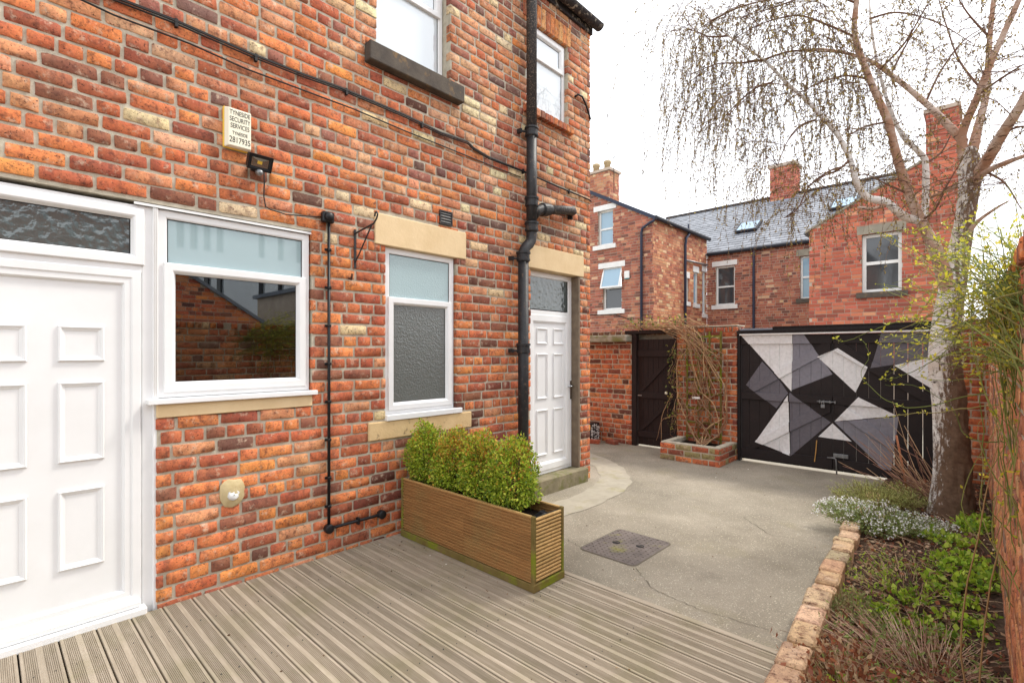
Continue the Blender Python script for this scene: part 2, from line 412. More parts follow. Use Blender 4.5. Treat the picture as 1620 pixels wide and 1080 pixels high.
# ------------------------------------------------------------------ ground, lane, deck, concrete
def groundsheet(name, pts, mat, z):
    mb = MB(); mb.add([(x, y, z) for x, y in pts], [tuple(range(len(pts)))]); return tag(mb.build(name, mat), kind='structure')
M['lane'] = surf('lane_cobbles', (170, 164, 150), (140, 134, 122), 3, 0.9, 0.3, 30)
groundsheet('ground', [(-300, -300), (300, -300), (300, 300), (-300, 300)], M['lane'], -.12)
def concretemat():
    m, ns, ls, b = newmat('yard_concrete'); p = pos(ns)
    c = mixc(ns, ls, ramp(ns, ls, noise(ns, ls, p, 1.1, 6, 0.65), [(0.35, G0), (0.65, G1)]), lin((164, 155, 140)), lin((136, 128, 114)))
    c = mixc(ns, ls, ramp(ns, ls, noise(ns, ls, p, 1.9, 5, 0.6), [(0.56, G0), (0.74, (.6, .6, .6, 1))]), c, lin((144, 136, 108)))
    c = mixc(ns, ls, ramp(ns, ls, noise(ns, ls, p, 5, 6, 0.7), [(0.55, G0), (0.75, (.7, .7, .7, 1))]), c, lin((134, 126, 114)))
    v = N(ns, 'ShaderNodeTexVoronoi'); v.inputs['Scale'].default_value = 75; ls.new(p, v.inputs['Vector'])
    rare = math_(ns, ls, 'MULTIPLY', math_(ns, ls, 'LESS_THAN', v.outputs['Distance'], 0.30), math_(ns, ls, 'GREATER_THAN', noise(ns, ls, p, 40, 2), 0.52))
    c = mixc(ns, ls, math_(ns, ls, 'MULTIPLY', rare, .6), c, lin((216, 208, 188)))
    c = mixc(ns, ls, 1.0, c, ramp(ns, ls, noise(ns, ls, p, 110, 5, 0.75), [(0.3, (.62, .62, .62, 1)), (0.7, (1.22, 1.22, 1.2, 1))]), 'MULTIPLY')
    ls.new(c, b.inputs['Base Color']); b.inputs['Roughness'].default_value = 0.92; b.inputs['Specular IOR Level'].default_value = 0.15
    bp = N(ns, 'ShaderNodeBump'); bp.inputs['Strength'].default_value = 0.5; bp.inputs['Distance'].default_value = 0.008
    ls.new(math_(ns, ls, 'ADD', noise(ns, ls, p, 90, 6, 0.7), math_(ns, ls, 'MULTIPLY', noise(ns, ls, p, 6, 4), 1.5)), bp.inputs['Height']); ls.new(bp.outputs['Normal'], b.inputs['Normal'])
    return m
M['concrete'] = concretemat()
groundsheet('concrete_yard', [(-3.2, 2.7), (2.95, 2.7), (2.7, 5), (2.7, 7.5), (-3.2, 7.5)], M['concrete'], -.055)
M['cement'] = surf('pale_cement', (172, 164, 148), (156, 149, 134), 9, 0.9, 0.4, 80, 0.1, c3=(150, 144, 110), s3=4, w3=(.55, .7))
# pale cement repair band curving past the house corner
cen = [(-1.0, 6.25), (-.45, 6.05), (.0, 5.7), (.33, 5.25), (.5, 4.7), (.53, 4.2), (.5, 3.7), (.42, 3.2)]
mb = MB(); vs = []
rngp = random.Random(5)
fine = []
for i in range(len(cen) - 1):
    for t in np.linspace(0, 1, 6)[:-1 if i < len(cen) - 2 else 6]:
        fine.append((cen[i][0] * (1 - t) + cen[i + 1][0] * t, cen[i][1] * (1 - t) + cen[i + 1][1] * t))
for i, (x, y) in enumerate(fine):
    a = fine[min(i + 1, len(fine) - 1)]; b_ = fine[max(i - 1, 0)]; d = np.array([a[0] - b_[0], a[1] - b_[1]]); d /= np.linalg.norm(d)
    w1, w2 = .2 + rngp.uniform(-.015, .03), .16 + rngp.uniform(-.02, .02)
    vs += [(x + d[1] * w1, y - d[0] * w1, -.051), (x - d[1] * w2, y + d[0] * w2, -.0505)]
mb.add(vs, [(2 * i, 2 * i + 1, 2 * i + 3, 2 * i + 2) for i in range(len(fine) - 1)])
tag(mb.build('cement_band', M['cement']), kind='structure')
M['crack'] = surf('crack_dirt', (104, 97, 84), None, rough=1, bump=0)
def crack(pts, seed):
    rng = random.Random(seed); P = []
    for i in range(len(pts) - 1):
        for t in np.linspace(0, 1, 12)[:-1]:
            P.append((pts[i][0] * (1 - t) + pts[i + 1][0] * t + rng.uniform(-.012, .012), pts[i][1] * (1 - t) + pts[i + 1][1] * t + rng.uniform(-.012, .012)))
    mb = MB(); vs = []
    for x, y in P:
        w = rng.uniform(.0004, .0022); vs += [(x - w, y - w, -.0515), (x + w, y + w, -.0515)]
    mb.add(vs, [(2 * i, 2 * i + 1, 2 * i + 3, 2 * i + 2) for i in range(len(P) - 1)])
    tag(mb.build('concrete_crack', M['crack']), kind='structure')
crack([(1.72, 3.22), (1.95, 3.02), (2.3, 2.97), (2.7, 3.02)], 1)
crack([(1.24, 3.25), (1.05, 3.32), (.9, 3.3)], 2)
crack([(1.9, 4.9), (2.2, 4.6), (2.6, 4.65)], 3)

def woodmat(name, a, b_, c_, ring=.35):
    """timber with the grain along the mesh's own x; world noise adds weathering"""
    m, ns, ls, b = newmat(name)
    tc = N(ns, 'ShaderNodeTexCoord'); oi = N(ns, 'ShaderNodeObjectInfo')
    ad = N(ns, 'ShaderNodeVectorMath', operation='ADD'); sc = N(ns, 'ShaderNodeVectorMath', operation='SCALE')
    cb = N(ns, 'ShaderNodeCombineXYZ'); ls.new(oi.outputs['Random'], cb.inputs[0]); ls.new(oi.outputs['Random'], cb.inputs[1])
    ls.new(cb.outputs[0], sc.inputs[0]); sc.inputs['Scale'].default_value = 37
    ls.new(tc.outputs['Object'], ad.inputs[0]); ls.new(sc.outputs[0], ad.inputs[1])
    mp = N(ns, 'ShaderNodeMapping'); mp.inputs['Scale'].default_value = (1.6, 30, 30); ls.new(ad.outputs[0], mp.inputs['Vector'])
    c = mixc(ns, ls, ramp(ns, ls, noise(ns, ls, mp.outputs[0], 2.2, 6, 0.65), [(0.3, G0), (0.7, G1)]), lin(a), lin(b_))
    c = mixc(ns, ls, ramp(ns, ls, noise(ns, ls, pos(ns), 2.4, 6, 0.65), [(0.48, G0), (0.7, (.8, .8, .8, 1))]), c, lin(c_))
    hs = N(ns, 'ShaderNodeHueSaturation'); ls.new(c, hs.inputs['Color'])
    ls.new(math_(ns, ls, 'ADD', math_(ns, ls, 'MULTIPLY', oi.outputs['Random'], ring), 1 - ring / 2), hs.inputs['Value'])
    ls.new(hs.outputs[0], b.inputs['Base Color']); b.inputs['Roughness'].default_value = 0.75; b.inputs['Specular IOR Level'].default_value = 0.25
    bp = N(ns, 'ShaderNodeBump'); bp.inputs['Strength'].default_value = 0.3; bp.inputs['Distance'].default_value = 0.004
    ls.new(noise(ns, ls, mp.outputs[0], 6, 5), bp.inputs['Height']); ls.new(bp.outputs['Normal'], b.inputs['Normal'])
    return m
M['deck'] = woodmat('deck_timber', (176, 164, 147), (146, 134, 117), (144, 136, 110), .2)
M['deck_gap'] = surf('deck_underside', (40, 36, 30), None, bump=0)
def board_profile(w=.1445, t=.028, band=.048, flat=.0125, ng=7, gd=.0034):
    """cross-section (y, z) of a reeded decking board, top side"""
    pts = [(0, -t), (0, -.003), (.002, 0)]
    for s in (flat, w - flat - band):
        p = band / ng
        for k in range(ng):
            y = s + k * p
            pts += [(y + p * .16, 0), (y + p * .26, -gd), (y + p * .74, -gd), (y + p * .84, 0)]
    pts += [(w - .002, 0), (w, -.003), (w, -t)]
    return pts
def board_mesh(name, L, prof):
    mb = MB(); n = len(prof)
    mb.add([(0, y, z) for y, z in prof] + [(L, y, z) for y, z in prof],
           [(i, i + 1, n + i + 1, n + i) for i in range(n - 1)] + [tuple(range(n))[::-1], tuple(range(n, 2 * n))])
    me = mb.mesh(name); bm = bmesh.new(); bm.from_mesh(me); bmesh.ops.recalc_face_normals(bm, faces=bm.faces[:]); bm.to_mesh(me); bm.free(); return me
deck = MB().box((.012, -1.6, -.115), (2.68, 2.77, -.034)).build('deck', M['deck_gap']); tag(deck, kind='structure')
bmD = board_mesh('board', 2.80, board_profile()); bmD.materials.append(M['deck'])
rng = random.Random(3)
y = 2.702
for k in range(28):
    y -= .1515
    o = bpy.data.objects.new('board', bmD); COL.objects.link(o); o.parent = deck; o.location = (.014 + rng.uniform(0, .006), y, rng.uniform(-.0015, .0015))
MB().box((.014, 2.712, -.1), (2.83, 2.752, -.002)).build('edge_board', M['deck'], deck, bevel=.003)
M['shadow_gap'] = surf('expansion_gap', (30, 28, 26), None, bump=0)
# nail heads in the boards
mb = MB()
for k in range(28):
    for X_ in (.35, .95, 1.55, 2.15):
        for dy in (.036, .11):
            x, yy = X_ + rng.uniform(-.01, .01), 2.702 - .1515 * (k + 1) + dy + rng.uniform(-.004, .004)
            mb.tube([(x, yy, -.004), (x, yy, .0012)], .0034, 6)
link('nails', mb.mesh('nails'), M['iron'], deck)['kind'] = 'stuff'

# ------------------------------------------------------------------ the near house
house = empty('brick_house', (-1.5, 2.0, -.05), 'near red brick house with white plastic doors and windows beside the decking', 'house')
FH = Frame((0, 0, 0), (0, 1, 0), (1, 0, 0))
OPS = [(-.42, .703, -.2, 2.362), (.703, 1.637, 1.105, 2.362), (2.25, 3.005, .935, 2.37), (4.04, 4.94, .11, 2.40), (2.17, 2.93, 3.925, 5.35), (3.98, 4.70, 4.115, 5.065)]
TRIM = [(2.15, 3.115, 2.358, 2.612), (2.09, 3.18, .785, .94), (3.985, 5.015, 2.395, 2.655), (2.065, 3.04, 3.77, 3.93), (3.92, 4.765, 4.03, 4.118), (3.92, 4.765, 5.06, 5.285), (4.0, 5.0, -.2, .115)]
rects = lay(-1.1, 5.155, -.06, 5.52, OPS + TRIM, course=.0845, joint=.0155, seed=11)
def palf(u, v, p, rng):
    if v > 2.3 and rng.random() < min(.85, (v - 2.2) * .22 + max(0, u - 1.5) * .2): return PAL_OLD
    if u > 2.0 and v < 2.3 and rng.random() < .45: return PAL_RED
    return p
brick_wall(house, FH, rects, PAL, 21, 300, palf=palf)
sheet('wall', FH, -2.6, 5.15, -.2, 5.6, OPS, M['mortar'], house, depth=.24)
FE = Frame((0, 5.155, 0), (-1, 0, 0), (0, 1, 0))
brick_wall(house, FE, lay(0.0, 3.0, -.06, 5.52, (), seed=12), PAL, 22, 0)
MB().add([(-.01, 5.147, -.2), (-4, 5.147, -.2), (-4, 5.147, 5.6), (-.01, 5.147, 5.6)], [(0, 1, 2, 3)]).build('end_wall', M['mortar'], house, fix=False)
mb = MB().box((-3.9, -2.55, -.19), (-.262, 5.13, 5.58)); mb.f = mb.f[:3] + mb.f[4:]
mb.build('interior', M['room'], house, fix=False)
mb = MB(); mb.add([(-.012, -2.6, -.2), (-4, -2.6, -.2), (-4, -2.6, 5.6), (-.012, -2.6, 5.6)], [(0, 1, 2, 3)]); mb.add([(-4, -2.6, -.2), (-4, 5.14, -.2), (-4, 5.14, 5.6), (-4, -2.6, 5.6)], [(0, 1, 2, 3)])
mb.build('rear_wall', M['mortar'], house, fix=False)
# lintels, sills
def jag(mb, seed, amt):
    rng = random.Random(seed); mb.v = [tuple(c + rng.uniform(-amt, amt) for c in p) for p in mb.v]; return mb
MB().box((-.12, 2.15, 2.36), (.010, 3.115, 2.61)).build('lintel', M['stone_cream'], house, bevel=.006)
MB().box((-.12, 3.99, 2.40), (.010, 5.01, 2.65)).build('lintel', M['stone_cream'], house, bevel=.006)
MB().box((-.12, 2.09, .79), (.014, 3.18, .937)).build('stone_sill', M['stone_worn'], house, bevel=.008)
MB().box((-.1, .705, 1.108), (.006, 1.64, 1.188)).build('stone_sill', M['stone_cream'], house, bevel=.005)
MB().box((-.14, 2.067, 3.775), (.075, 3.037, 3.925)).build('stone_sill', M['stone_dark'], house, bevel=.007)
rng = random.Random(4)
for k in range(11):          # brick-on-edge sill below the small upper window
    y0 = 3.925 + k * .0765
    o = MB().box((-.1, y0, 4.035), (.055 + rng.uniform(-.004, .004), y0 + .066, 4.112 + rng.uniform(-.003, .003))).build('sill_brick', M['brick_o'], house, bevel=.005); o.color = pick(PAL, rng) + (1,)
MB().box((-.1, 3.93, 4.04), (.046, 4.755, 4.105)).build('sill_mortar', M['mortar'], house)
for k in range(11):
    y0 = 3.925 + k * .0765
    o = MB().box((-.1, y0, 5.066), (rng.uniform(-.002, .002), y0 + .066, 5.28)).build('arch_brick', M['brick_o'], house, bevel=.004); o.color = pick([((214, 120, 66), 2), ((200, 100, 66), 2), ((220, 146, 96), 1)], rng) + (1,)
o = jag(MB().box((-.1, 4.0, -.12), (.085, 5.0, .11)), 3, .006).build('door_step', M['stone_step'], house, bevel=.012)
# eaves: fascia, gutter, slate edge
M['gutter_old'] = surf('old_gutter', (66, 60, 60), (44, 40, 40), 25, 0.8, 0.5, 50, 0.2, c3=(170, 160, 146), s3=16, w3=(.56, .66))
MB().box((-.02, -2.6, 5.40), (.025, 5.17, 5.56)).build('fascia', M['gutter_old'], house)
mb = MB(); pr = [(.03 + .065 + .065 * math.cos(math.pi * k / 10 + math.pi), 5.50 + .062 * math.sin(math.pi * k / 10 + math.pi)) for k in range(11)]
pr2 = [(x, z) for x, z in pr] + [(x * .0 + (.095 + (x - .095) * .84), 5.50 + (z - 5.50) * .84) for x, z in pr[::-1]]
mb.prism([(x, -2.6, z) for x, z in pr2], (0, 7.82, 0)); mb.build('gutter', M['gutter_old'], house)
mb = MB().prism([(.09, -2.6, 5.545), (-2.2, -2.6, 7.0), (-2.2, -2.6, 7.03), (.09, -2.6, 5.575)], (0, 7.86, 0)); mb.prism([(-2.2, -2.6, 7.0), (-4.3, -2.6, 5.55), (-4.3, -2.6, 5.58), (-2.2, -2.6, 7.03)], (0, 7.86, 0)); mb.build('roof', M['slate'], house)
mb = MB().add([(-.01, 5.149, 5.59), (-4.0, 5.149, 5.59), (-2.1, 5.149, 6.9)], [(0, 1, 2)]); mb.build('gable', M['mortar'], house, fix=False)

OUT = [(0, -.08), (0, -.003), (.003, 0), (.040, 0), (.047, -.004), (.054, -.020)]
SASH = [(0, -.02), (0, .012), (.004, .016), (.042, .016), (.050, .010), (.062, -.008), (.062, -.014)]
def fw(fr, w0): return lambda u, v, w: fr(u, v, w + w0)
def pane(parent, fr, a, b, c, d, w, mat, name='pane'):
    mb = MB(); q = [fr(a, c, w), fr(b, c, w), fr(b, d, w), fr(a, d, w)]
    mb.add(q + [tuple(np.array(p) - fr.N * .004) for p in q], [(0, 1, 2, 3), (7, 6, 5, 4), (0, 4, 5, 1), (1, 5, 6, 2), (2, 6, 7, 3), (3, 7, 4, 0)])
    return mb.build(name, mat, parent)
def gasket(parent, fr, a, b, c, d, w):
    return MB().ring(a, b, c, d, [(-.004, w), (-.002, w + .004), (.003, w + .004), (.005, w)], lambda u, v, x: fr(u, v, x)).build('seal', M['seal'], parent)
def bars(mb, fr, a, b, c, d, w0, w1):
    p = fr(a, c, w0); q = fr(b, d, w1); return mb.box(p, q)
def window(parent, fr, u0, u1, v0, v1, w, split, topmat, lowmat, back=None, lowback=None, sash='low'):
    """plastic window: outer frame, transom, opening sash, two panes"""
    mb = MB(); mb.ring(u0, u1, v0, v1, OUT, fw(fr, w)); bars(mb, fr, u0 + .04, u1 - .04, split - .022, split + .022, w - .06, w - .001)
    wd = mb.build('window', M['pvc'], parent)
    s0, s1, t0, t1 = u0 + .030, u1 - .030, v0 + .030, split + .026
    if sash == 'top': t0, t1 = split - .026, v1 - .03
    MB().ring(s0, s1, t0, t1, SASH, fw(fr, w)).build('sash', M['pvc'], wd)
    lo = (s0 + .06, s1 - .06, t0 + .06, t1 - .06) if sash == 'low' else (u0 + .05, u1 - .05, v0 + .05, split - .02)
    hi = (u0 + .05, u1 - .05, split + .022, v1 - .05) if sash == 'low' else (s0 + .06, s1 - .06, t0 + .06, t1 - .06)
    for q, mt, bk in ((lo, lowmat, lowback), (hi, topmat, back)):
        pane(wd, fr, *q, w - .013, mt); gasket(wd, fr, *q, w - .013)
        if bk: pane(wd, fr, q[0] - .03, q[1] + .03, q[2] - .02, q[3] + .02, w - .075, bk, 'blind')
    return wd
# big window by the door
wd = window(house, FH, .715, 1.630, 1.225, 2.345, -.028, 2.005, M['pale_glass'], M['glass'])
MB().box((-.09, .66, 1.190), (.035, 1.668, 1.222)).build('sill', M['pvc'], wd, bevel=.004)
MB().box((-.02, .60, 2.347), (-.008, 1.640, 2.361)).build('trim', M['pvc'], wd)
MB().box((-.10, .690, -.03), (-.012, .716, 2.346)).build('mullion', M['pvc'], wd, bevel=.003)
# window with obscured glass
wd = window(house, FH, 2.262, 2.995, .985, 2.358, -.035, 1.925, M['obscure_pale'], M['obscure_dark'])
MB().box((-.09, 2.245, .938), (.03, 3.05, .984)).build('sill', M['pvc'], wd, bevel=.004)
# upper windows
wd = window(house, FH, 2.172, 2.928, 3.935, 5.33, -.115, 4.58, M['sky_glass'], M['sky_glass'], sash='top')
wd = window(house, FH, 3.985, 4.696, 4.13, 5.06, -.05, 4.74, M['sky_glass'], M['sky_glass'], sash='top')
for yy in (2.05, 3.07):
    pass
# left door
DF = fw(FH, -.03)
mb = MB(); mb.ring(-.40, .690, -.02, 2.345, [(0, -.07), (0, 0), (.045, 0), (.052, -.006), (.06, -.03)], DF)
bars(mb, FH, -.35, .64, 1.955, 2.015, -.09, -.031)
door = mb.build('door', M['pvc'], house)
MB().ring(-.38, .650, 2.000, 2.325, SASH, DF).build('fanlight_frame', M['pvc'], door)
pane(door, FH, -.32, .588, 2.062, 2.263, -.045, M['obscure_light'], 'fanlight'); gasket(door, FH, -.32, .588, 2.062, 2.263, -.045)
MB().ring(-.37, .635, .055, 1.965, [(0, -.02), (0, .004), (.004, .008), (.04, .008), (.048, .002), (.075, .002), (.083, -.006), (.088, -.018)], DF).build('door_frame', M['pvc'], door)
MB().box((-.07, -.285, .14), (-.046, .55, 1.88)).build('leaf', M['pvc'], door)
MOLD = [(0, 0), (.002, .010), (.007, .014), (.013, .012), (.018, .006), (.024, .004), (.03, .0005)]
for (z0, z1) in ((1.447, 1.64), (.905, 1.338), (.33, .757)):
    for (y0, y1) in ((.278, .472), (-.033, .161)):
        mbm = MB(); mbm.ring(y0, y1, z0, z1, MOLD, fw(FH, -.0462)); mbm.build('panel_moulding', M['pvc'], door)
MB().box((-.1, -.40, -.01), (.035, .655, .035)).build('threshold', M['pvc'], door, bevel=.006)
MB().box((-.1, -.38, .036), (.012, .63, .075)).build('weather_bar', M['pvc'], door, bevel=.008)
# far door
wD = -.10; DF = fw(FH, wD)
mb = MB(); mb.ring(4.075, 4.90, .115, 2.395, [(0, -.06), (0, 0), (.05, 0), (.058, -.006), (.064, -.03)], DF); bars(mb, FH, 4.12, 4.86, 1.90, 1.965, wD - .05, wD - .001)
door2 = mb.build('door', M['pvc'], house); door2['label'] = 'white six-panel back door with lever handle'
pane(door2, FH, 4.15, 4.835, 1.975, 2.34, wD - .016, M['obscure_light'], 'fanlight'); gasket(door2, FH, 4.15, 4.835, 1.975, 2.34, wD - .016)
MB().ring(4.11, 4.875, .15, 1.915, [(0, -.02), (0, .004), (.004, .008), (.07, .008), (.078, .002), (.09, -.004), (.094, -.016)], DF).build('door_frame', M['pvc'], door2)
MB().box((wD - .05, 4.19, .23), (wD - .014, 4.79, 1.83)).build('leaf', M['pvc'], door2)
for (z0, z1) in ((1.585, 1.765), (.965, 1.475), (.325, .84)):
    for (y0, y1) in ((4.265, 4.455), (4.565, 4.755)):
        MB().ring(y0, y1, z0, z1, [(a * .8, b) for a, b in MOLD], fw(FH, wD - .0138)).build('panel_moulding', M['pvc'], door2)
hd = MB().box((wD + .009, 4.855, .93), (wD + .017, 4.885, 1.15)).build('handle', M['chrome'], door2, bevel=.003)
MB().tube([(wD + .017, 4.87, 1.09), (wD + .05, 4.87, 1.09), (wD + .055, 4.86, 1.09), (wD + .055, 4.76, 1.085)], .009, 8).build('lever', M['chrome'], hd, smooth=True)
M['brown_paint'] = surf('brown_painted_reveal', (132, 116, 98), (108, 94, 80), 12, .8, .2, 40)
MB().box((-.26, 4.905, .115), (.0035, 4.938, 2.396)).build('reveal', M['brown_paint'], house, bevel=.002)
# air vent
mb = MB().ring(2.80, 2.945, 2.64, 2.765, [(0, -.01), (0, .012), (.012, .012), (.014, .004)], FH)
for k in range(4):
    z = 2.66 + k * .025; mb.prism([(.003, 2.812, z), (.011, 2.812, z), (.004, 2.812, z + .02)], (0, .121, 0))
bars(mb, FH, 2.81, 2.935, 2.65, 2.755, -.02, .001)
tag(mb.build('air_vent', M['iron']), 'small black louvred vent set in brickwork above the cream window lintel', 'vent')
# plaster patch round an old pipe hole
M['plaster'] = surf('cream_plaster', (206, 190, 150), (186, 166, 124), 14, .9, .5, 50, .1)
rng = random.Random(8); mb = MB(); ring_ = []
for k in range(20):
    t = 2 * math.pi * k / 20; q_ = (abs(math.cos(t)) ** 4 + abs(math.sin(t)) ** 4) ** -.25; q_ = q_ if math.sin(t) > -.2 else 1.0; r = .066 * q_ * (1 + rng.uniform(-.05, .05))
    ring_.append((1.11 + r * math.cos(t), .585 + r * 1.25 * math.sin(t)))
mb.add([(.012, y, z) for y, z in ring_] + [(.003, y + (y - 1.11) * .12, z + (z - .585) * .12) for y, z in ring_] + [(.016, 1.11, .585)], [(k, (k + 1) % 20, 40) for k in range(20)] + [(20 + k, 20 + (k + 1) % 20, (k + 1) % 20, k) for k in range(20)])
pp = mb.build('plaster_patch', M['plaster'], smooth=True); tag(pp, 'cream plaster patch with white filler on bricks below the big window', 'plaster patch')
mb = MB(); P = []
for i in range(7):
    a = math.pi / 2 * i / 6
    P.append((.012 + .022 * math.sin(a), 1.115, .59))
jag(mb.tube([(.012, 1.115, .575), (.019, 1.115, .575), (.024, 1.116, .578), (.027, 1.117, .58)], [.036, .030, .016, .003], 9), 4, .004); mb.build('filler', M['far_white'], pp, smooth=True)

# ------------------------------------------------------------------ fixtures on the near house
def text_mesh(body, size, M4, depth=.0006, align='CENTER', sx=1.0):
    cu = bpy.data.curves.new('lettering', 'FONT'); cu.body = body; cu.size = size; cu.align_x = align; cu.extrude = depth
    ob = bpy.data.objects.new('lettering_tmp', cu); COL.objects.link(ob)
    dg = bpy.context.evaluated_depsgraph_get(); me = bpy.data.meshes.new_from_object(ob.evaluated_get(dg))
    bpy.data.objects.remove(ob); bpy.data.curves.remove(cu)
    me.transform(M4 @ Matrix.Scale(sx, 4, (1, 0, 0))); return me
def wallM(y, z, x):      # text plane facing +X, reading along +Y
    return Matrix(((0, 0, 1, x), (1, 0, 0, y), (0, 1, 0, z), (0, 0, 0, 1)))
al = MB().box((.002, 1.052, 2.800), (.022, 1.212, 3.062)).build('alarm_box', M['yellow'], bevel=.006); tag(al, 'cream burglar alarm box with yellow back and printed phone number high on brick wall', 'alarm box')
mb = MB(); mb.add([(.022, 1.056, 2.804), (.022, 1.212, 2.804), (.022, 1.212, 3.058), (.022, 1.056, 3.058), (.052, 1.074, 2.812), (.052, 1.208, 2.812), (.052, 1.208, 3.05), (.052, 1.074, 3.05)],
       [(0, 3, 2, 1), (4, 5, 6, 7), (0, 1, 5, 4), (1, 2, 6, 5), (2, 3, 7, 6), (3, 0, 4, 7)])
mb.build('cover', M['cream_plastic'], al, bevel=.004)
for body, size, z in (('TYNESIDE', .042, 3.010), ('SECURITY', .042, 2.968), ('SERVICES', .042, 2.926), ('TYNESIDE', .031, 2.884), ('2817935', .052, 2.834)):
    link('lettering', text_mesh(body, size, wallM(1.141, z, .0525), sx=.66 if body != '2817935' else .70), M['ink'], al)
# floodlight
fl = empty('floodlight', (.0, 1.25, 2.70), 'black square floodlight with clear lens mounted below the alarm box', 'floodlight')
t = R(-28); rot = lambda y, z, x: (.085 + x * math.cos(t) + z * math.sin(t) * -1, 1.25 + y, 2.735 + z * math.cos(t) + x * math.sin(t))
def rbox(mb, a, b):
    vs = [rot(y, z, x) for x in (a[0], b[0]) for y in (a[1], b[1]) for z in (a[2], b[2])]
    return mb.add(vs, [(0, 1, 3, 2), (4, 6, 7, 5), (0, 4, 5, 1), (2, 3, 7, 6), (0, 2, 6, 4), (1, 5, 7, 3)])
rbox(MB(), (-.045, -.07, -.045), (.0, .07, .045)).build('housing', M['black'], fl, bevel=.006)
mb = MB(); prof = [(0, .0), (0, .016), (.012, .016), (.022, .002)]
vs = []; fs = []
for ins, w in prof:
    for y, z in ((-.075 + ins, -.05 + ins), (.075 - ins, -.05 + ins), (.075 - ins, .05 - ins), (-.075 + ins, .05 - ins)): vs.append(rot(y, z, w))
for i in range(3):
    for k in range(4): fs.append((i * 4 + k, i * 4 + (k + 1) % 4, i * 4 + 4 + (k + 1) % 4, i * 4 + 4 + k))
mb.add(vs, fs); mb.build('bezel', M['black'], fl)
mb = MB(); c0 = rot(0, 0, -.0)
q = [rot(y, z, .004) for y, z in ((-.053, -.028), (.053, -.028), (.053, .028), (-.053, .028))]
i_ = [rot(y, z, .0012) for y, z in ((-.015, -.010), (.015, -.010), (.015, .010), (-.015, .010))]
mb.add(q + i_, [(0, 1, 5, 4), (1, 2, 6, 5), (2, 3, 7, 6), (3, 0, 4, 7)]); mb.build('reflector', M['chrome'], fl)
mb = MB(); mb.add(i_, [(0, 1, 2, 3)]); mb.build('emitter_chip', M['yellow'], fl)
MB().box((.0, 1.22, 2.695), (.06, 1.28, 2.735)).build('bracket', M['black'], fl, bevel=.004)
mb = MB()
mb.tube([(.05, 1.25, 2.685), (.075, 1.25, 2.672), (.095, 1.25, 2.668), (.1, 1.25, 2.667)], [.02, .022, .018, .006], 12); mb.build('motion_sensor', M['steel'], fl, smooth=True)
mb = MB().tube([(.02, 1.30, 2.71), (.012, 1.305, 2.64), (.012, 1.302, 2.54), (.014, 1.312, 2.475), (.012, 1.345, 2.462), (.01, 1.45, 2.45), (.01, 1.55, 2.462), (.01, 1.70, 2.482)], .0042, 6)
mb.build('cable', M['wire'], fl, smooth=True)
# conduit
cdt = empty('cable_conduit', (.02, 1.76, .2), 'thin black conduit with round boxes running down bricks beside the big window', 'conduit')
MB().box((.001, 1.70, 2.445), (.045, 1.79, 2.525)).build('junction_box', M['black'], cdt, bevel=.008)
mb = MB().tube([(.045, 1.747, 2.485), (.058, 1.747, 2.485), (.066, 1.747, 2.485), (.068, 1.747, 2.485)], [.036, .033, .02, .002], 16); mb.build('box_lid', M['black'], cdt, smooth=True)
MB().cyl((.02, 1.757, 2.45), (.02, 1.757, .205), .011, 10).build('pipe', M['black'], cdt, smooth=True)
MB().tube([(.02, 1.77, .197), (.02, 2.17, .197), (.02, 2.205, .197)], .011, 10).build('pipe', M['black'], cdt, smooth=True)
for yy in (1.757, 2.2):
    MB().tube([(.001, yy, .197), (.04, yy, .197), (.046, yy, .197), (.048, yy, .197)], [.034, .034, .028, .002], 16).build('elbow_box', M['black'], cdt, smooth=True)
for z in (2.25, 1.97, 1.69, 1.41, 1.13, .85, .57, .36):
    MB().box((.001, 1.732, z - .009), (.012, 1.782, z + .009)).box((.012, 1.743, z - .009), (.034, 1.771, z + .009)).build('clip', M['black'], cdt, bevel=.002)
MB().box((.001, 1.985, .17), (.034, 2.003, .222)).build('clip', M['black'], cdt, bevel=.002)
# hanging-basket bracket
br = empty('basket_bracket', (0, 1.975, 2.2), 'black wrought iron hanging basket bracket on bricks left of cream lintel', 'bracket')
MB().box((.0, 1.968, 2.14), (.008, 1.986, 2.44)).build('back_bar', M['iron'], br)
MB().tube([(.008, 1.977, 2.41), (.27, 1.977, 2.44), (.31, 1.977, 2.47), (.325, 1.977, 2.50), (.31, 1.977, 2.52), (.29, 1.977, 2.51), (.285, 1.977, 2.49)], .007, 6).build('arm', M['iron'], br)
MB().tube([(.008, 1.977, 2.19), (.08, 1.977, 2.26), (.24, 1.977, 2.43)], .006, 6).build('brace', M['iron'], br)
hk = MB().tube([(.0, 1.93, 2.06), (.03, 1.93, 2.05), (.04, 1.93, 2.07), (.035, 1.935, 2.09)], .009, 6); tag(hk.build('wall_hook', M['rust']), 'small rusty iron hook stuck in brick joint below the basket bracket', 'hook')
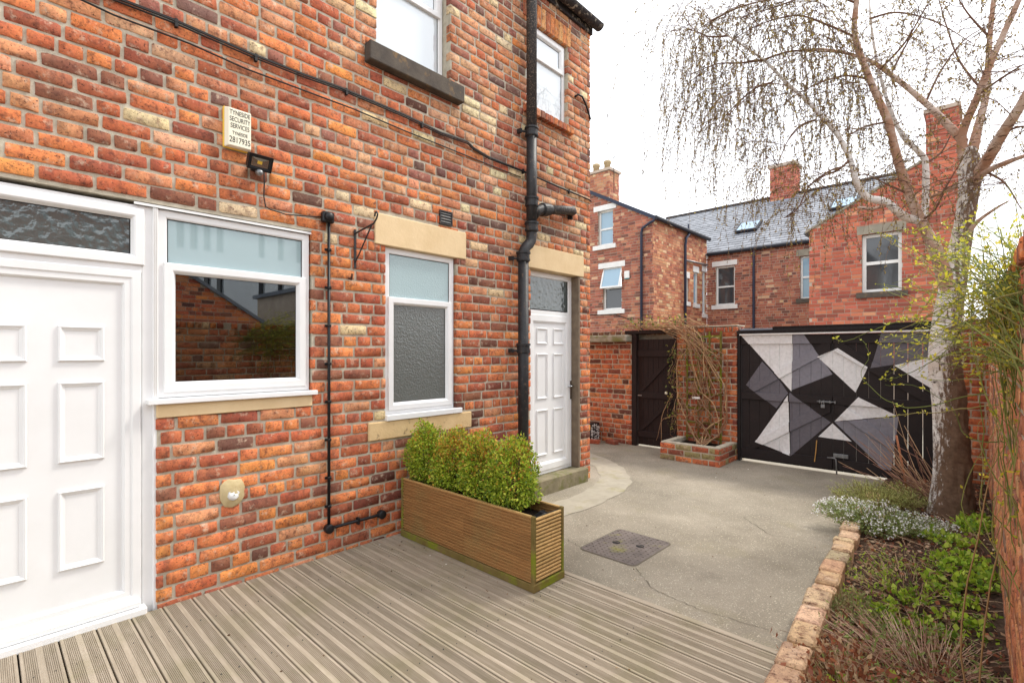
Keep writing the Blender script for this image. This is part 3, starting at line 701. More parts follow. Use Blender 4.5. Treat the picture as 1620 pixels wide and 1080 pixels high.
# cables clipped along the wall
c1 = [(-.5, 3.37), (.37, 3.381), (.504, 3.367), (.868, 3.372), (1.19, 3.35), (1.659, 3.355), (1.959, 3.358), (2.419, 3.341), (2.821, 3.335), (3.283, 3.325), (3.86, 3.318)]
c2 = [(-.5, 3.46), (.504, 3.45), (.786, 3.458), (1.21, 3.443), (1.567, 3.448), (1.855, 3.463), (2.419, 3.455), (2.8, 3.43), (3.121, 3.445), (3.2, 3.41), (3.4, 3.38), (3.939, 3.385), (4.5, 3.365), (4.9, 3.36), (5.10, 3.355), (5.15, 3.34)]
tag(MB().tube([(.017, y, z) for y, z in c1], .0055, 6).build('wall_cable', M['wire'], smooth=True), 'lower of the black cables running along the upper brickwork', 'cable', 'cables along the wall')
mb = MB()
for dz, dx in ((0, 0), (.012, .004), (.022, -.001)): mb.tube([(.018 + dx, y, z + dz * (1 if 0 < i < len(c2) - 5 else .4)) for i, (y, z) in enumerate(c2)], .0055, 6)
oc = mb.build('wall_cable', M['wire'], smooth=True); tag(oc, 'upper bundle of three black cables above the alarm box', 'cable', 'cables along the wall')
for yy, zz in ((.8, 3.47), (1.25, 3.455), (1.9, 3.475), (2.6, 3.455), (3.9, 3.395), (4.7, 3.37)): MB().box((.0, yy - .008, zz - .03), (.026, yy + .008, zz + .018)).build('clip', M['wire'], oc)
tag(MB().tube([(.0, 4.83, 4.52), (.03, 4.86, 4.55), (.025, 4.95, 4.56), (.02, 5.03, 4.50), (.02, 5.10, 4.40), (.005, 5.15, 4.36)], .012, 8).build('overflow_pipe', M['black'], smooth=True), 'short black curved pipe stub near the top house corner', 'pipe')
M['chalk'] = surf('pale_drip', (206, 186, 172), None, bump=0)
# soil pipe
sp = empty('soil_pipe', (.1, 3.83, -.05), 'tall black cast iron soil pipe with side branch and offset bend', 'soil pipe')
MB().cyl((.09, 3.95, 7.4), (.09, 3.95, 3.77), .055, 20).build('pipe', M['iron_worn'], sp, smooth=True)
MB().cyl((.09, 3.95, 3.79), (.09, 3.95, 2.74), .055, 20).build('pipe', M['iron'], sp, smooth=True)
mb = MB(); P = [(.09, 3.95, 2.80), (.09, 3.95, 2.72), (.09, 3.94, 2.66), (.09, 3.905, 2.615), (.09, 3.865, 2.585), (.09, 3.832, 2.54), (.09, 3.82, 2.47), (.09, 3.82, 2.40)]
mb.tube(P, .055, 20); mb.build('offset_bend', M['iron'], sp, smooth=True)
MB().cyl((.09, 3.82, 2.45), (.09, 3.82, -.06), .055, 20).build('pipe', M['iron'], sp, smooth=True)
for y_, z_, c in ((3.95, 3.79, 1), (3.95, 3.06, 1), (3.95, 2.80, 1), (3.82, 2.47, 1), (3.82, 1.53, 1)):
    MB().tube([(.09, y_, z_ - .05), (.09, y_, z_ - .045), (.09, y_, z_ + .03), (.09, y_, z_ + .032), (.09, y_, z_ + .052), (.09, y_, z_ + .055)], [.056, .066, .066, .075, .075, .058], 20).build('socket', M['iron'], sp)
    MB().tube([(.09, y_, z_ - .038), (.09, y_, z_ - .02)], .071, 20).build('socket_band', M['iron'], sp)
for y_, z_ in ((3.95, 3.79), (3.82, 2.45), (3.82, 1.51)):
    MB().box((.0, y_ - .13, z_ - .02), (.05, y_ - .10, z_ + .02)).tube([(.03, y_ - .12, z_), (.07, y_ - .04, z_)], .012, 6).build('ear', M['iron'], sp)
mb = MB().tube([(.09, 3.98, 2.93), (.09, 4.03, 2.985), (.09, 4.10, 3.015), (.09, 4.14, 3.025)], .055, 16); mb.build('branch_junction', M['iron'], sp, smooth=True)
mb = MB().tube([(.09, 4.11, 3.018), (.09, 4.12, 3.02), (.09, 4.20, 3.035), (.09, 4.21, 3.037), (.09, 4.25, 3.045)], [.056, .07, .07, .062, .062], 18); mb.build('socket', M['iron'], sp)
mb = MB().tube([(.09, 4.2, 3.035), (.09, 4.62, 3.115), (.088, 4.66, 3.12), (.07, 4.695, 3.122), (.03, 4.71, 3.122), (-.03, 4.71, 3.122)], .05, 16); mb.build('branch_pipe', M['iron_worn'], sp, smooth=True)
MB().tube([(.0, 4.70, 3.06), (.05, 4.72, 3.05)], .02, 10).build('overflow', M['black'], sp)

# ------------------------------------------------------------------ planter and box shrubs
pl = empty('timber_planter', (.78, 2.505, 0), 'long low grooved timber planter with mossy corners standing on the decking', 'planter')
M['planter'] = woodmat('planter_timber', (168, 126, 78), (132, 96, 58), (142, 122, 78), .3)
M['moss_wood'] = surf('mossy_timber', (128, 110, 70), (104, 92, 52), 9, .85, .4, 50, .1, c3=(122, 132, 40), s3=5, w3=(.45, .62))
def pboard(L, h):
    prof = board_profile(h, .022, (h - .006) / 2, .003, 3, .010); me = board_mesh('side_board', L, prof); me.materials.append(M['planter']); return me
PX0, PX1, PY0, PY1 = .07, 1.50, 2.352, 2.655
bh = .135
for r in range(3):
    z0 = .055 + r * (bh + .003)
    segs = ((PX0 + .02, PX1 - .025),) if r == 2 else ((PX0 + .02, .83), (.832, PX1 - .025))
    for side in (0, 1):
        for a, b_ in segs:
            o = bpy.data.objects.new('side_board', pboard(b_ - a, bh)); COL.objects.link(o); o.parent = pl; o.matrix_parent_inverse = Matrix.Translation((-.78, -2.505, 0))
            if side == 0: o.matrix_basis = Matrix(((1, 0, 0, a), (0, 0, -1, PY0), (0, 1, 0, z0), (0, 0, 0, 1)))
            else: o.matrix_basis = Matrix(((-1, 0, 0, b_), (0, 0, 1, PY1), (0, 1, 0, z0), (0, 0, 0, 1)))
M['planter_end'] = woodmat('planter_end_timber', (206, 172, 116), (170, 134, 84), (140, 120, 70), .2)  # sunlit brightness of the end panels put into a paler timber, shared by top rails
for k in range(17):          # reeds of the end panels
    z = .06 + k * .0237
    MB().box((PX1 - .018, PY0 + .022, z), (PX1, PY1 - .022, z + .0165)).build('end_slat', M['planter_end'], pl, bevel=.004)
    MB().box((PX0, PY0 + .022, z), (PX0 + .018, PY1 - .022, z + .0165)).build('end_slat', M['planter_end'], pl, bevel=.004)
for a in (PX1 - .03, PX0 + .019): MB().box((a, PY0 + .02, .05), (a + .011, PY1 - .02, .455)).build('end_backing', M['deck_gap'], pl)
for x in (PX0 + .0, PX1 - .024):
    for yy in (PY0 - .002, PY1 - .020): MB().box((x, yy, .04), (x + .026, yy + .023, .472)).build('corner_post', M['moss_wood'], pl, bevel=.003)
MB().box((PX0 - .004, PY0 - .006, .0), (PX1 + .006, PY1 + .006, .05)).build('base_rail', M['moss_wood'], pl, bevel=.004)
M['soil'] = surf('dark_soil', (52, 42, 36), (34, 28, 24), 20, .95, .8, 50, .05, bdist=.03)
MB().box((PX0 + .03, PY0 + .02, .05), (PX1 - .03, PY1 - .02, .40)).build('soil', M['soil'], pl)
mb = MB(); rng = random.Random(2); vs = []
for i in range(8):
    for j in range(6): vs.append((1.38 + i * .012, PY0 + .04 + j * .042, .42 + rng.uniform(-.02, .03)))
mb.add(vs, [(i * 6 + j, i * 6 + j + 1, i * 6 + j + 7, i * 6 + j + 6) for i in range(7) for j in range(5)]); mb.build('liner', M['black'], pl)
for yy0, yy1 in ((PY0 + .0, PY0 + .022), (PY1 - .022, PY1)): MB().box((PX0 + .026, yy0 + .003, .463), (PX1 - .028, yy1 - .003, .472)).build('top_rail', M['planter_end'], pl)

def leaf_cloud(P, Nn, size, cols, rng, aspect=.55, jitter=.8):
    """small folded leaves at points P with outward normals Nn -> verts, quads, colours"""
    n = len(P); ax = rng.normal(size=(n, 3)); d = Nn + ax * jitter; d /= np.linalg.norm(d, axis=1)[:, None] + 1e-9
    s = np.cross(d, rng.normal(size=(n, 3))); s /= np.linalg.norm(s, axis=1)[:, None] + 1e-9
    L = (size * rng.uniform(.6, 1.3, n))[:, None]; up = np.cross(d, s)
    a = P; b = P + d * L * .5 + s * L * aspect * .5 + up * L * .08; c = P + d * L; e = P + d * L * .5 - s * L * aspect * .5 + up * L * .08
    V = np.stack([a, b, c, e], 1).reshape(-1, 3); F = np.arange(4 * n).reshape(n, 4); C = np.repeat(cols, 4, 0)
    return V, F, C
def np_mesh(name, V, F, C=None, smooth=False):
    me = bpy.data.meshes.new(name); me.vertices.add(len(V)); me.vertices.foreach_set('co', np.asarray(V, np.float32).ravel())
    k = F.shape[1]; me.loops.add(F.size); me.loops.foreach_set('vertex_index', F.astype(np.int32).ravel())
    me.polygons.add(len(F)); me.polygons.foreach_set('loop_start', np.arange(0, F.size, k, dtype=np.int32)); me.polygons.foreach_set('loop_total', np.full(len(F), k, np.int32))
    me.update(calc_edges=True)
    if C is not None:
        a = me.color_attributes.new('col', 'FLOAT_COLOR', 'POINT'); a.data.foreach_set('color', np.c_[C[:, :3], np.ones(len(C))].astype(np.float32).ravel())
    if smooth: me.polygons.foreach_set('use_smooth', [True] * len(F))
    me.validate(); return me
def palette(cols, w, n, rng):
    c = np.array([lin(x)[:3] for x in cols]); k = rng.choice(len(cols), n, p=np.array(w) / sum(w)); return np.clip(c[k] * rng.uniform(.75, 1.25, (n, 1)), 0, 1)
M['leaf'] = colmat('leaf', .5, .35, .35); M['twig'] = colmat('twig', .8, 0, .15)
M['bark_brown'] = surf('brown_bark', (96, 76, 58), (66, 52, 42), 20, .9, .5, 60)
def box_shrub(x, y, z0, h, rx, ry, seed, tip, label):
    rng = np.random.default_rng(seed); root = empty('box_shrub', (x, y, z0), label, 'shrub', 'box shrubs in the planter')
    n = 7600; d = rng.normal(size=(n, 3)); d /= np.linalg.norm(d, axis=1)[:, None]
    ph = rng.uniform(0, 6.28, 8)
    lump = 1 + .10 * np.sin(5 * d[:, 0] + ph[0] + 3 * d[:, 2]) + .09 * np.sin(7 * d[:, 1] + 4 * d[:, 2] + ph[1]) + .07 * np.sin(11 * d[:, 2] + 6 * d[:, 0] + ph[2])
    r = rng.random(n) ** .28 * lump * (1 + .13 * (rng.random(n) ** 6))
    P = np.stack([x + d[:, 0] * r * rx * (1 - .10 * d[:, 2]), y + d[:, 1] * r * ry * (1 - .06 * d[:, 2]), z0 + h * .5 + d[:, 2] * r * h * .53], 1)
    k = rng.random(n) < .10
    cols = palette([(174, 196, 62), (146, 172, 54), (206, 214, 86), (108, 134, 48)], [3, 3, 2, 2], n, rng)
    t2 = palette([(206, 150, 64), (186, 124, 60), (212, 184, 80)], [2, 1, 2], n, rng)
    f = (rng.random(n) < tip * np.clip((d[:, 2] + .3), .08, 1))[:, None]; cols = np.where(f, t2, cols)
    V, F, C = leaf_cloud(P, d + np.array([0, 0, .4]), .021, cols, rng, .62)
    link('foliage', np_mesh('foliage', V, F, C), M['leaf'], root)['kind'] = 'stuff'
    mb = MB(); rr = random.Random(seed)
    for q in range(14):
        a = rr.uniform(0, 6.28); e = rr.uniform(.3, .9); mb.tube([(x + .02 * math.cos(a), y + .02 * math.sin(a), z0 - .08), (x + .4 * rx * math.cos(a), y + .4 * ry * math.sin(a), z0 + h * .3), (x + rx * e * math.cos(a), y + ry * e * math.sin(a), z0 + h * rr.uniform(.5, .9))], [.008, .005, .002], 5)
    mb.build('stems', M['bark_brown'], root)
box_shrub(.225, 2.50, .41, .49, .165, .165, 1, .18, 'clipped green box shrub nearest the brick wall in the timber planter')
box_shrub(.555, 2.51, .41, .46, .155, .16, 2, .55, 'box shrub with orange-brown tips, second from the wall in the planter')
box_shrub(.87, 2.50, .41, .48, .15, .16, 3, .4, 'box shrub third from the wall in the timber planter')
box_shrub(1.18, 2.50, .41, .485, .175, .165, 4, .25, 'box shrub at the free end of the timber planter nearest the concrete')

# ------------------------------------------------------------------ manhole cover
mh = empty('manhole_cover', (1.45, 3.54, -.05), 'square studded iron manhole cover let into the concrete yard', 'manhole cover')
M['manhole'] = surf('rusty_cover', (126, 116, 110), (98, 90, 86), 6, .75, .4, 70, .25, c3=(132, 128, 72), s3=4, w3=(.55, .7), metal=.15)
mx0, mx1, my0, my1 = 1.20, 1.70, 3.23, 3.845
def rr(x0, x1, y0, y1, r, z):
    P = []
    for cx, cy, a0 in ((x1 - r, y1 - r, 0), (x0 + r, y1 - r, 90), (x0 + r, y0 + r, 180), (x1 - r, y0 + r, 270)):
        for k in range(5): P.append((cx + r * math.cos(R(a0 + 22.5 * k)), cy + r * math.sin(R(a0 + 22.5 * k)), z))
    return P
MB().prism(rr(mx0, mx1, my0, my1, .05, -.09), (0, 0, .0375)).build('frame', M['crack'], mh)
MB().prism(rr(mx0 + .008, mx1 - .008, my0 + .008, my1 - .008, .045, -.08), (0, 0, .031)).build('plate', M['manhole'], mh, bevel=.003)
mb = MB()
for i in range(12):
    for j in range(15):
        x, yy = mx0 + .036 + i * .039, my0 + .036 + j * .039
        if any((x - a) ** 2 + (yy - b_) ** 2 < .0022 for a, b_ in ((1.36, 3.54), (1.54, 3.60))): continue
        l, w_ = (.015, .007) if (i + j) % 2 else (.007, .015)
        mb.add([(x - l, yy - w_, -.0495), (x + l, yy - w_, -.0495), (x + l, yy + w_, -.0495), (x - l, yy + w_, -.0495), (x, yy, -.0425)], [(0, 1, 4), (1, 2, 4), (2, 3, 4), (3, 0, 4)])
link('studs', mb.mesh('studs'), M['manhole'], mh)['kind'] = 'stuff'
for a, b_ in ((1.36, 3.54), (1.54, 3.60)):
    MB().tube([(a, b_, -.0488), (a, b_, -.0470)], .032, 18).build('keyhole', M['ink'], mh)
    MB().box((a - .025, b_ - .004, -.0468), (a + .025, b_ + .004, -.044)).build('key_bar', M['manhole'], mh)

# ------------------------------------------------------------------ yard walls, gates
YG = 7.45
FB = Frame((0, YG, 0), (1, 0, 0), (0, -1, 0))
def solid(name, a, b, mat, parent): return MB().box(a, b).build(name, mat, parent)
# back wall left of the side gate, carrying over the gate
yw = empty('yard_wall', (-2.0, YG + .11, -.06), 'low red brick back wall left of the dark side gate', 'wall')
solid('wall', (-3.6, YG + .008, -.1), (-.74, YG + .215, 1.665), M['mortar'], yw)
brick_wall(yw, FB, lay(-3.6, -.735, -.06, 1.66, (), seed=31), PAL_RED, 32, 300)
sl_ = MB().box((-3.6, YG - .20, 1.665), (-.73, YG + .235, 1.775)).build('coping_slab', surf('mossy_slab', (176, 172, 160), (136, 132, 112), 7, .9, .5, 40, .1, c3=(120, 122, 78), s3=6, w3=(.5, .66)), yw, bevel=.012)
solid('header', (-3.6, YG + .24, 1.3), (.02, YG + .34, 1.83), M['mortar'], yw)
FB2 = Frame((0, YG + .232, 0), (1, 0, 0), (0, -1, 0))
brick_wall(yw, FB2, lay(-3.6, .02, 1.78, 1.865, (), course=.085, blen=.12, seed=33, hdr=0), [((120, 70, 58), 1), ((98, 62, 56), 1), ((140, 84, 66), 1)], 34, 60)
# pier between the gates
pr_ = empty('gate_pier', (.5, YG + .11, -.06), 'red brick pier behind the trellis between side gate and painted gates', 'wall')
solid('wall', (.048, YG + .008, -.1), (.948, YG + .31, 1.86), M['mortar'], pr_)
brick_wall(pr_, FB, lay(.04, .955, -.06, 1.79, (), seed=35, hdr=4), PAL_RED, 36, 300)
brick_wall(pr_, FB, lay(.04, .955, 1.79, 1.87, (), course=.08, blen=.115, seed=37, hdr=0), PAL_RED, 38, 300, proud=.012)
brick_wall(pr_, Frame((.04, YG + .3, 0), (0, -1, 0), (-1, 0, 0)), lay(0, .3, -.06, 1.79, (), seed=39), PAL_RED, 40, 300)
brick_wall(pr_, Frame((.955, YG, 0), (0, 1, 0), (1, 0, 0)), lay(0, .3, -.06, 1.87, (), seed=41), PAL_RED, 42, 0)
MB().box((.035, YG - .01, 1.868), (.96, YG + .315, 1.885)).build('mortar_cap', M['mortar'], pr_, bevel=.006)
pr2 = empty('gate_pier', (3.4, YG + .11, -.06), 'red brick pier behind the birch trunk at the right end of the gates', 'wall')
solid('wall', (3.21, YG + .008, -.1), (3.75, YG + .3, 1.83), M['mortar'], pr2)
brick_wall(pr2, FB, lay(3.20, 3.70, -.06, 1.86, (), seed=43), PAL_RED, 44, 300)
# right boundary wall
A0 = np.array([3.665, -1.2]); A1 = np.array([3.572, 7.45]); L_ = np.linalg.norm(A1 - A0); dU = (A0 - A1) / L_
nR = np.array([-abs(dU[1]), -dU[0] * -1, 0]); nR = np.array([dU[1], -dU[0], 0.]); nR = nR / np.linalg.norm(nR)
FR = Frame((A1[0], A1[1], 0), (dU[0], dU[1], 0), nR)
rw = empty('boundary_wall', (3.75, 3.5, -.06), 'long red brick boundary wall running behind the flower bed on the right', 'wall')
mb = MB().prism([FR(0, -.1, -.008), FR(L_, -.1, -.008), FR(L_, 1.88, -.008), FR(0, 1.88, -.008)], tuple(-nR * .21)); mb.build('wall', M['mortar'], rw)
PAL_R = [((216, 132, 92), 3), ((208, 116, 82), 3), ((192, 102, 78), 2), ((212, 150, 118), 1), ((176, 104, 88), 1), ((148, 104, 98), .7)]
brick_wall(rw, FR, lay(0, L_ - .1, -.06, 1.80, (), seed=45), PAL_R, 46, 300)
brick_wall(rw, FR, lay(0, L_ - .1, 1.80, 1.89, (), course=.085, blen=.085, seed=47, hdr=0), PAL, 48, 60, proud=.01)

M['gate_black'] = surf('black_gate_stain', (38, 32, 32), (28, 24, 24), 8, .7, .25, 40, .25, stretch=(8, 8, 1))
# side gate
sg = empty('side_gate', (-.33, YG, -.03), 'dark brown ledged and braced plank gate beside the climber trellis', 'gate')
M['gate_brown'] = surf('dark_brown_stain', (46, 32, 30), (34, 24, 24), 8, .7, .3, 40, .25, stretch=(8, 8, 1))
for k in range(7):
    x0 = -.64 + k * .0915; MB().box((x0, YG + .03, -.03), (x0 + .0895, YG + .048, 1.70)).build('plank', M['gate_brown'], sg, bevel=.003)
for z0 in (1.42, .74, .10): MB().box((-.64, YG + .006, z0), (-.002, YG + .0295, z0 + .10)).build('ledge', M['gate_brown'], sg, bevel=.004)
for z0, z1 in ((.845, 1.41), (.205, .735)):
    mb = MB(); mb.prism([(-.635, YG + .009, z0), (-.55, YG + .009, z0), (-.005, YG + .009, z1 - .01), (-.005, YG + .009, z1), (-.09, YG + .009, z1)], (0, .0205, 0)); mb.build('brace', M['gate_brown'], sg, bevel=.002)
mb = MB().tube([(-.12, YG + .006, .845), (-.12, YG - .01, .845), (-.12, YG - .02, .845), (-.12, YG - .028, .845)], [.012, .012, .026, .006], 14); mb.build('knob', M['cream_plastic'], sg, smooth=True)
MB().box((-.63, YG + .0, .77), (-.56, YG + .006, .79)).build('hinge_plate', M['steel'], sg)
gf = empty('gateway', (-.35, YG, -.05), 'dark timber posts and lintel around the narrow side gate', 'gateway')
for x0, x1 in ((-.735, -.648), (.004, .046)): MB().box((x0, YG - .02, -.06), (x1, YG + .07, 1.79)).build('post', M['gate_brown'], gf, bevel=.004)
MB().box((-.86, YG - .025, 1.792), (.05, YG + .22, 1.85)).build('lintel', M['gate_brown'], gf, bevel=.005)

# painted double gates
def gatemat():
    m, ns, ls, b = newmat('painted_gate'); p = pos(ns)
    def mask(pts):
        ar = sum(pts[i][0] * pts[(i + 1) % len(pts)][1] - pts[(i + 1) % len(pts)][0] * pts[i][1] for i in range(len(pts)))
        if ar < 0: pts = pts[::-1]
        cur = None
        for i in range(len(pts)):
            (x0, z0), (x1, z1) = pts[i], pts[(i + 1) % len(pts)]; dx, dz = x1 - x0, z1 - z0; l = math.hypot(dx, dz); a, bb = -dz / l, dx / l
            d = N(ns, 'ShaderNodeVectorMath', operation='DOT_PRODUCT'); ls.new(p, d.inputs[0]); d.inputs[1].default_value = (a, 0, bb)
            e = math_(ns, ls, 'ADD', d.outputs['Value'], -(a * x0 + bb * z0)); cur = e if cur is None else math_(ns, ls, 'MINIMUM', cur, e)
        return math_(ns, ls, 'GREATER_THAN', cur, 0.0)
    c = mixc(ns, ls, noise(ns, ls, p, 6, 4), lin((48, 41, 41)), lin((36, 32, 33)))
    whites = [[(.95, 1.80), (1.669, 1.80), (1.664, 1.40), (1.651, .964)], [(1.958, 1.431), (2.186, 1.544), (2.499, 1.309), (2.371, .991)], [(2.756, 1.336), (3.4, 1.53), (3.4, .86), (3.073, 1.095)], [(1.613, .911), (1.635, .102), (1.194, .234)], [(2.403, .935), (2.782, .737), (2.146, .609)], [(2.125, .583), (2.33, .376), (1.965, .392)]]
    greys = [[(1.283, 1.361), (1.479, 1.146), (1.613, .936), (1.467, .723), (1.068, 1.025)], [(1.681, 1.80), (1.76, 1.80), (2.125, 1.21), (1.64, .976)], [(2.653, 1.80), (3.5, 1.80), (3.5, 1.50), (2.527, 1.298)], [(1.629, .95), (2.105, .593), (1.644, .096)], [(2.146, .604), (2.8, .727), (2.729, .084), (2.647, .082)]]
    g1, g2 = lin((134, 134, 144)), lin((108, 106, 114))
    for k, q in enumerate(greys): c = mixc(ns, ls, mask(q), c, g1 if k in (1, 4) else g2)
    for k, q in enumerate(whites): c = mixc(ns, ls, mask(q), c, lin((232, 234, 236)))
    c = mixc(ns, ls, 1.0, c, ramp(ns, ls, noise(ns, ls, p, 30, 4), [(.3, (.86, .86, .86, 1)), (.7, (1.06, 1.06, 1.06, 1))]), 'MULTIPLY')
    ls.new(c, b.inputs['Base Color']); b.inputs['Roughness'].default_value = .65; b.inputs['Specular IOR Level'].default_value = .25
    return m
M['gate_paint'] = gatemat()
planks = [1.005, 1.114, 1.251, 1.384, 1.507, 1.658, 1.752, 1.883, 2.0, 2.129, 2.246, 2.378, 2.505, 2.625, 2.756, 2.887, 3.023, 3.19]
leaves = []
for side, (x0, x1, lab) in enumerate(((1.005, 2.127, 'left leaf of double plank gates painted with black, grey and white triangles'), (2.131, 3.19, 'right leaf of double painted plank gates, partly behind the birch trunk'))):
    g = empty('painted_gate', ((x0 + x1) / 2, YG, -.02), lab, 'gate', 'leaves of the painted double gates'); leaves.append(g)
    for a, b_ in zip(planks[:-1], planks[1:]):
        if (a + b_) / 2 < x0 or (a + b_) / 2 > x1: continue
        gap = .0055 if a in (2.625, 2.756, 2.887) else .0016
        MB().box((a + .001, YG + .030, -.022), (b_ - gap, YG + .050, 1.725)).build('plank', M['gate_paint'], g, bevel=.003)
    for z0, z1 in ((1.605, 1.728), (.825, .93), (.0, .13)): MB().box((x0 + .002, YG + .004, z0), (x1 - .002, YG + .0295, z1)).build('rail', M['gate_paint'], g, bevel=.003)
    for z0, z1 in ((.93, 1.605), (.13, .825)):
        xa, xb = (x0 + .02, x1 - .02) if side == 0 else (x1 - .02, x0 + .02); s = 1 if xb > xa else -1
        mb = MB(); mb.prism([(xa, YG + .006, z0 + .002), (xa + s * .16, YG + .006, z0 + .002), (xb, YG + .006, z1 - .10), (xb, YG + .006, z1 - .002), (xb - s * .09, YG + .006, z1 - .002)], (0, .0235, 0)); mb.build('brace', M['gate_paint'], g, bevel=.002)
bt = empty('gate_bolt', (2.06, YG - .01, .85), 'steel sliding bolt and padlock across the gate middle', 'bolt')
MB().box((1.97, YG - .004, .835), (2.12, YG + .003, .872)).build('plate', M['black'], bt, bevel=.002)
MB().cyl((1.96, YG - .012, .856), (2.17, YG - .012, .856), .009, 10).build('bar', M['steel'], bt, smooth=True)
for x in (1.985, 2.03, 2.10, 2.155): MB().box((x, YG - .024, .84), (x + .012, YG + .002, .872)).build('staple', M['steel'], bt)
pdl = MB().box((2.005, YG - .030, .775), (2.050, YG - .012, .818)).build('padlock', M['steel'], bt, bevel=.004)
MB().tube([(2.014, YG - .02, .815), (2.014, YG - .02, .845), (2.027, YG - .02, .855), (2.041, YG - .02, .845), (2.041, YG - .02, .815)], .0035, 6).build('shackle', M['chrome'], pdl)
lb = empty('drop_bolt', (2.2, YG - .01, .15), 'galvanised drop bolt and hasp at the foot of the gates', 'bolt')
MB().box((2.14, YG - .006, .155), (2.30, YG + .003, .205)).build('hasp', M['steel'], lb, bevel=.003)
for x in (2.17, 2.21, 2.25, 2.28): MB().box((x, YG - .014, .16), (x + .01, YG - .006, .2)).build('lug', M['steel'], lb)
MB().tube([(2.075, YG - .02, .145), (2.155, YG - .02, .148), (2.17, YG - .02, .135), (2.175, YG - .02, .08), (2.18, YG - .02, -.05)], .009, 8).build('rod', M['steel'], lb, smooth=True)
tag(MB().tube([(1.957, YG - .012, .35), (1.95, YG - .016, .22), (1.935, YG - .02, .07)], .006, 6).build('hanging_string', surf('tan_cord', (196, 150, 84), None, bump=0)), 'short tan cord hanging on the black lower gate left of the drop bolt', 'cord')
gfr = empty('gateway', (2.1, YG, -.05), 'black timber posts and top beam framing the painted gates', 'gateway')
MB().box((.962, YG - .01, -.06), (1.001, YG + .08, 1.80)).build('post', M['gate_black'], gfr, bevel=.003)
MB().box((3.193, YG - .01, -.06), (3.205, YG + .08, 1.80)).build('post', M['gate_black'], gfr)
MB().box((.962, YG - .035, 1.752), (3.30, YG + .10, 1.80)).build('top_beam', M['gate_black'], gfr, bevel=.004)
MB().box((1.0, YG - .037, 1.731), (3.2, YG + .02, 1.750)).build('pale_strip', M['far_white'], gfr)
MB().box((1.0, YG + .0, 1.803), (1.42, YG + .1, 1.825)).build('metal_flashing', M['lead'], gfr)
MB().box((1.422, YG + .02, 1.803), (3.30, YG + .12, 1.845)).build('cap_board', M['gate_black'], gfr)

# raised brick planter, trellis, climber
rp = empty('brick_planter', (.5, 7.1, -.055), 'small raised brick planter at the foot of the trellis pier', 'planter')
x0, x1, y0, y1, zt = .10, .955, 6.79, YG - .012, .20
FS = [(Frame((0, y0, 0), (1, 0, 0), (0, -1, 0)), x0, x1), (Frame((x1, 0, 0), (0, 1, 0), (1, 0, 0)), y0, y1), (Frame((x0, 0, 0), (0, -1, 0), (-1, 0, 0)), -y1, -y0)]
for i, (f, a, b_) in enumerate(FS): brick_wall(rp, f, lay(a, b_, -.055, .195, (), course=.083, seed=50 + i, hdr=0), PAL_RED + [((150, 130, 96), 3)], 54 + i, 100)
for a, b_ in (((x0 + .008, y0 + .008, -.08), (x1 - .008, y0 + .1, zt)), ((x1 - .1, y0 + .101, -.08), (x1 - .008, y1, zt)), ((x0 + .008, y0 + .101, -.08), (x0 + .1, y1, zt))): MB().box(a, b_).build('wall', M['mortar'], rp, bevel=.004)
MB().box((x0 + .1, y0 + .1, -.05), (x1 - .1, y1, .14)).build('soil', M['soil'], rp)
tr = empty('trellis', (.48, YG - .03, .2), 'mossy green timber trellis fixed to the brick pier', 'trellis')
for x in (.225, .40, .57, .735): MB().box((x - .014, YG - .034, .15), (x + .014, YG - .02, 1.80)).build('upright', M['moss_wood'], tr, bevel=.002)
for k in range(8):
    z = .22 + k * .215; MB().box((.21, YG - .049, z - .014), (.755, YG - .0345, z + .014)).build('slat', M['moss_wood'], tr, bevel=.002)

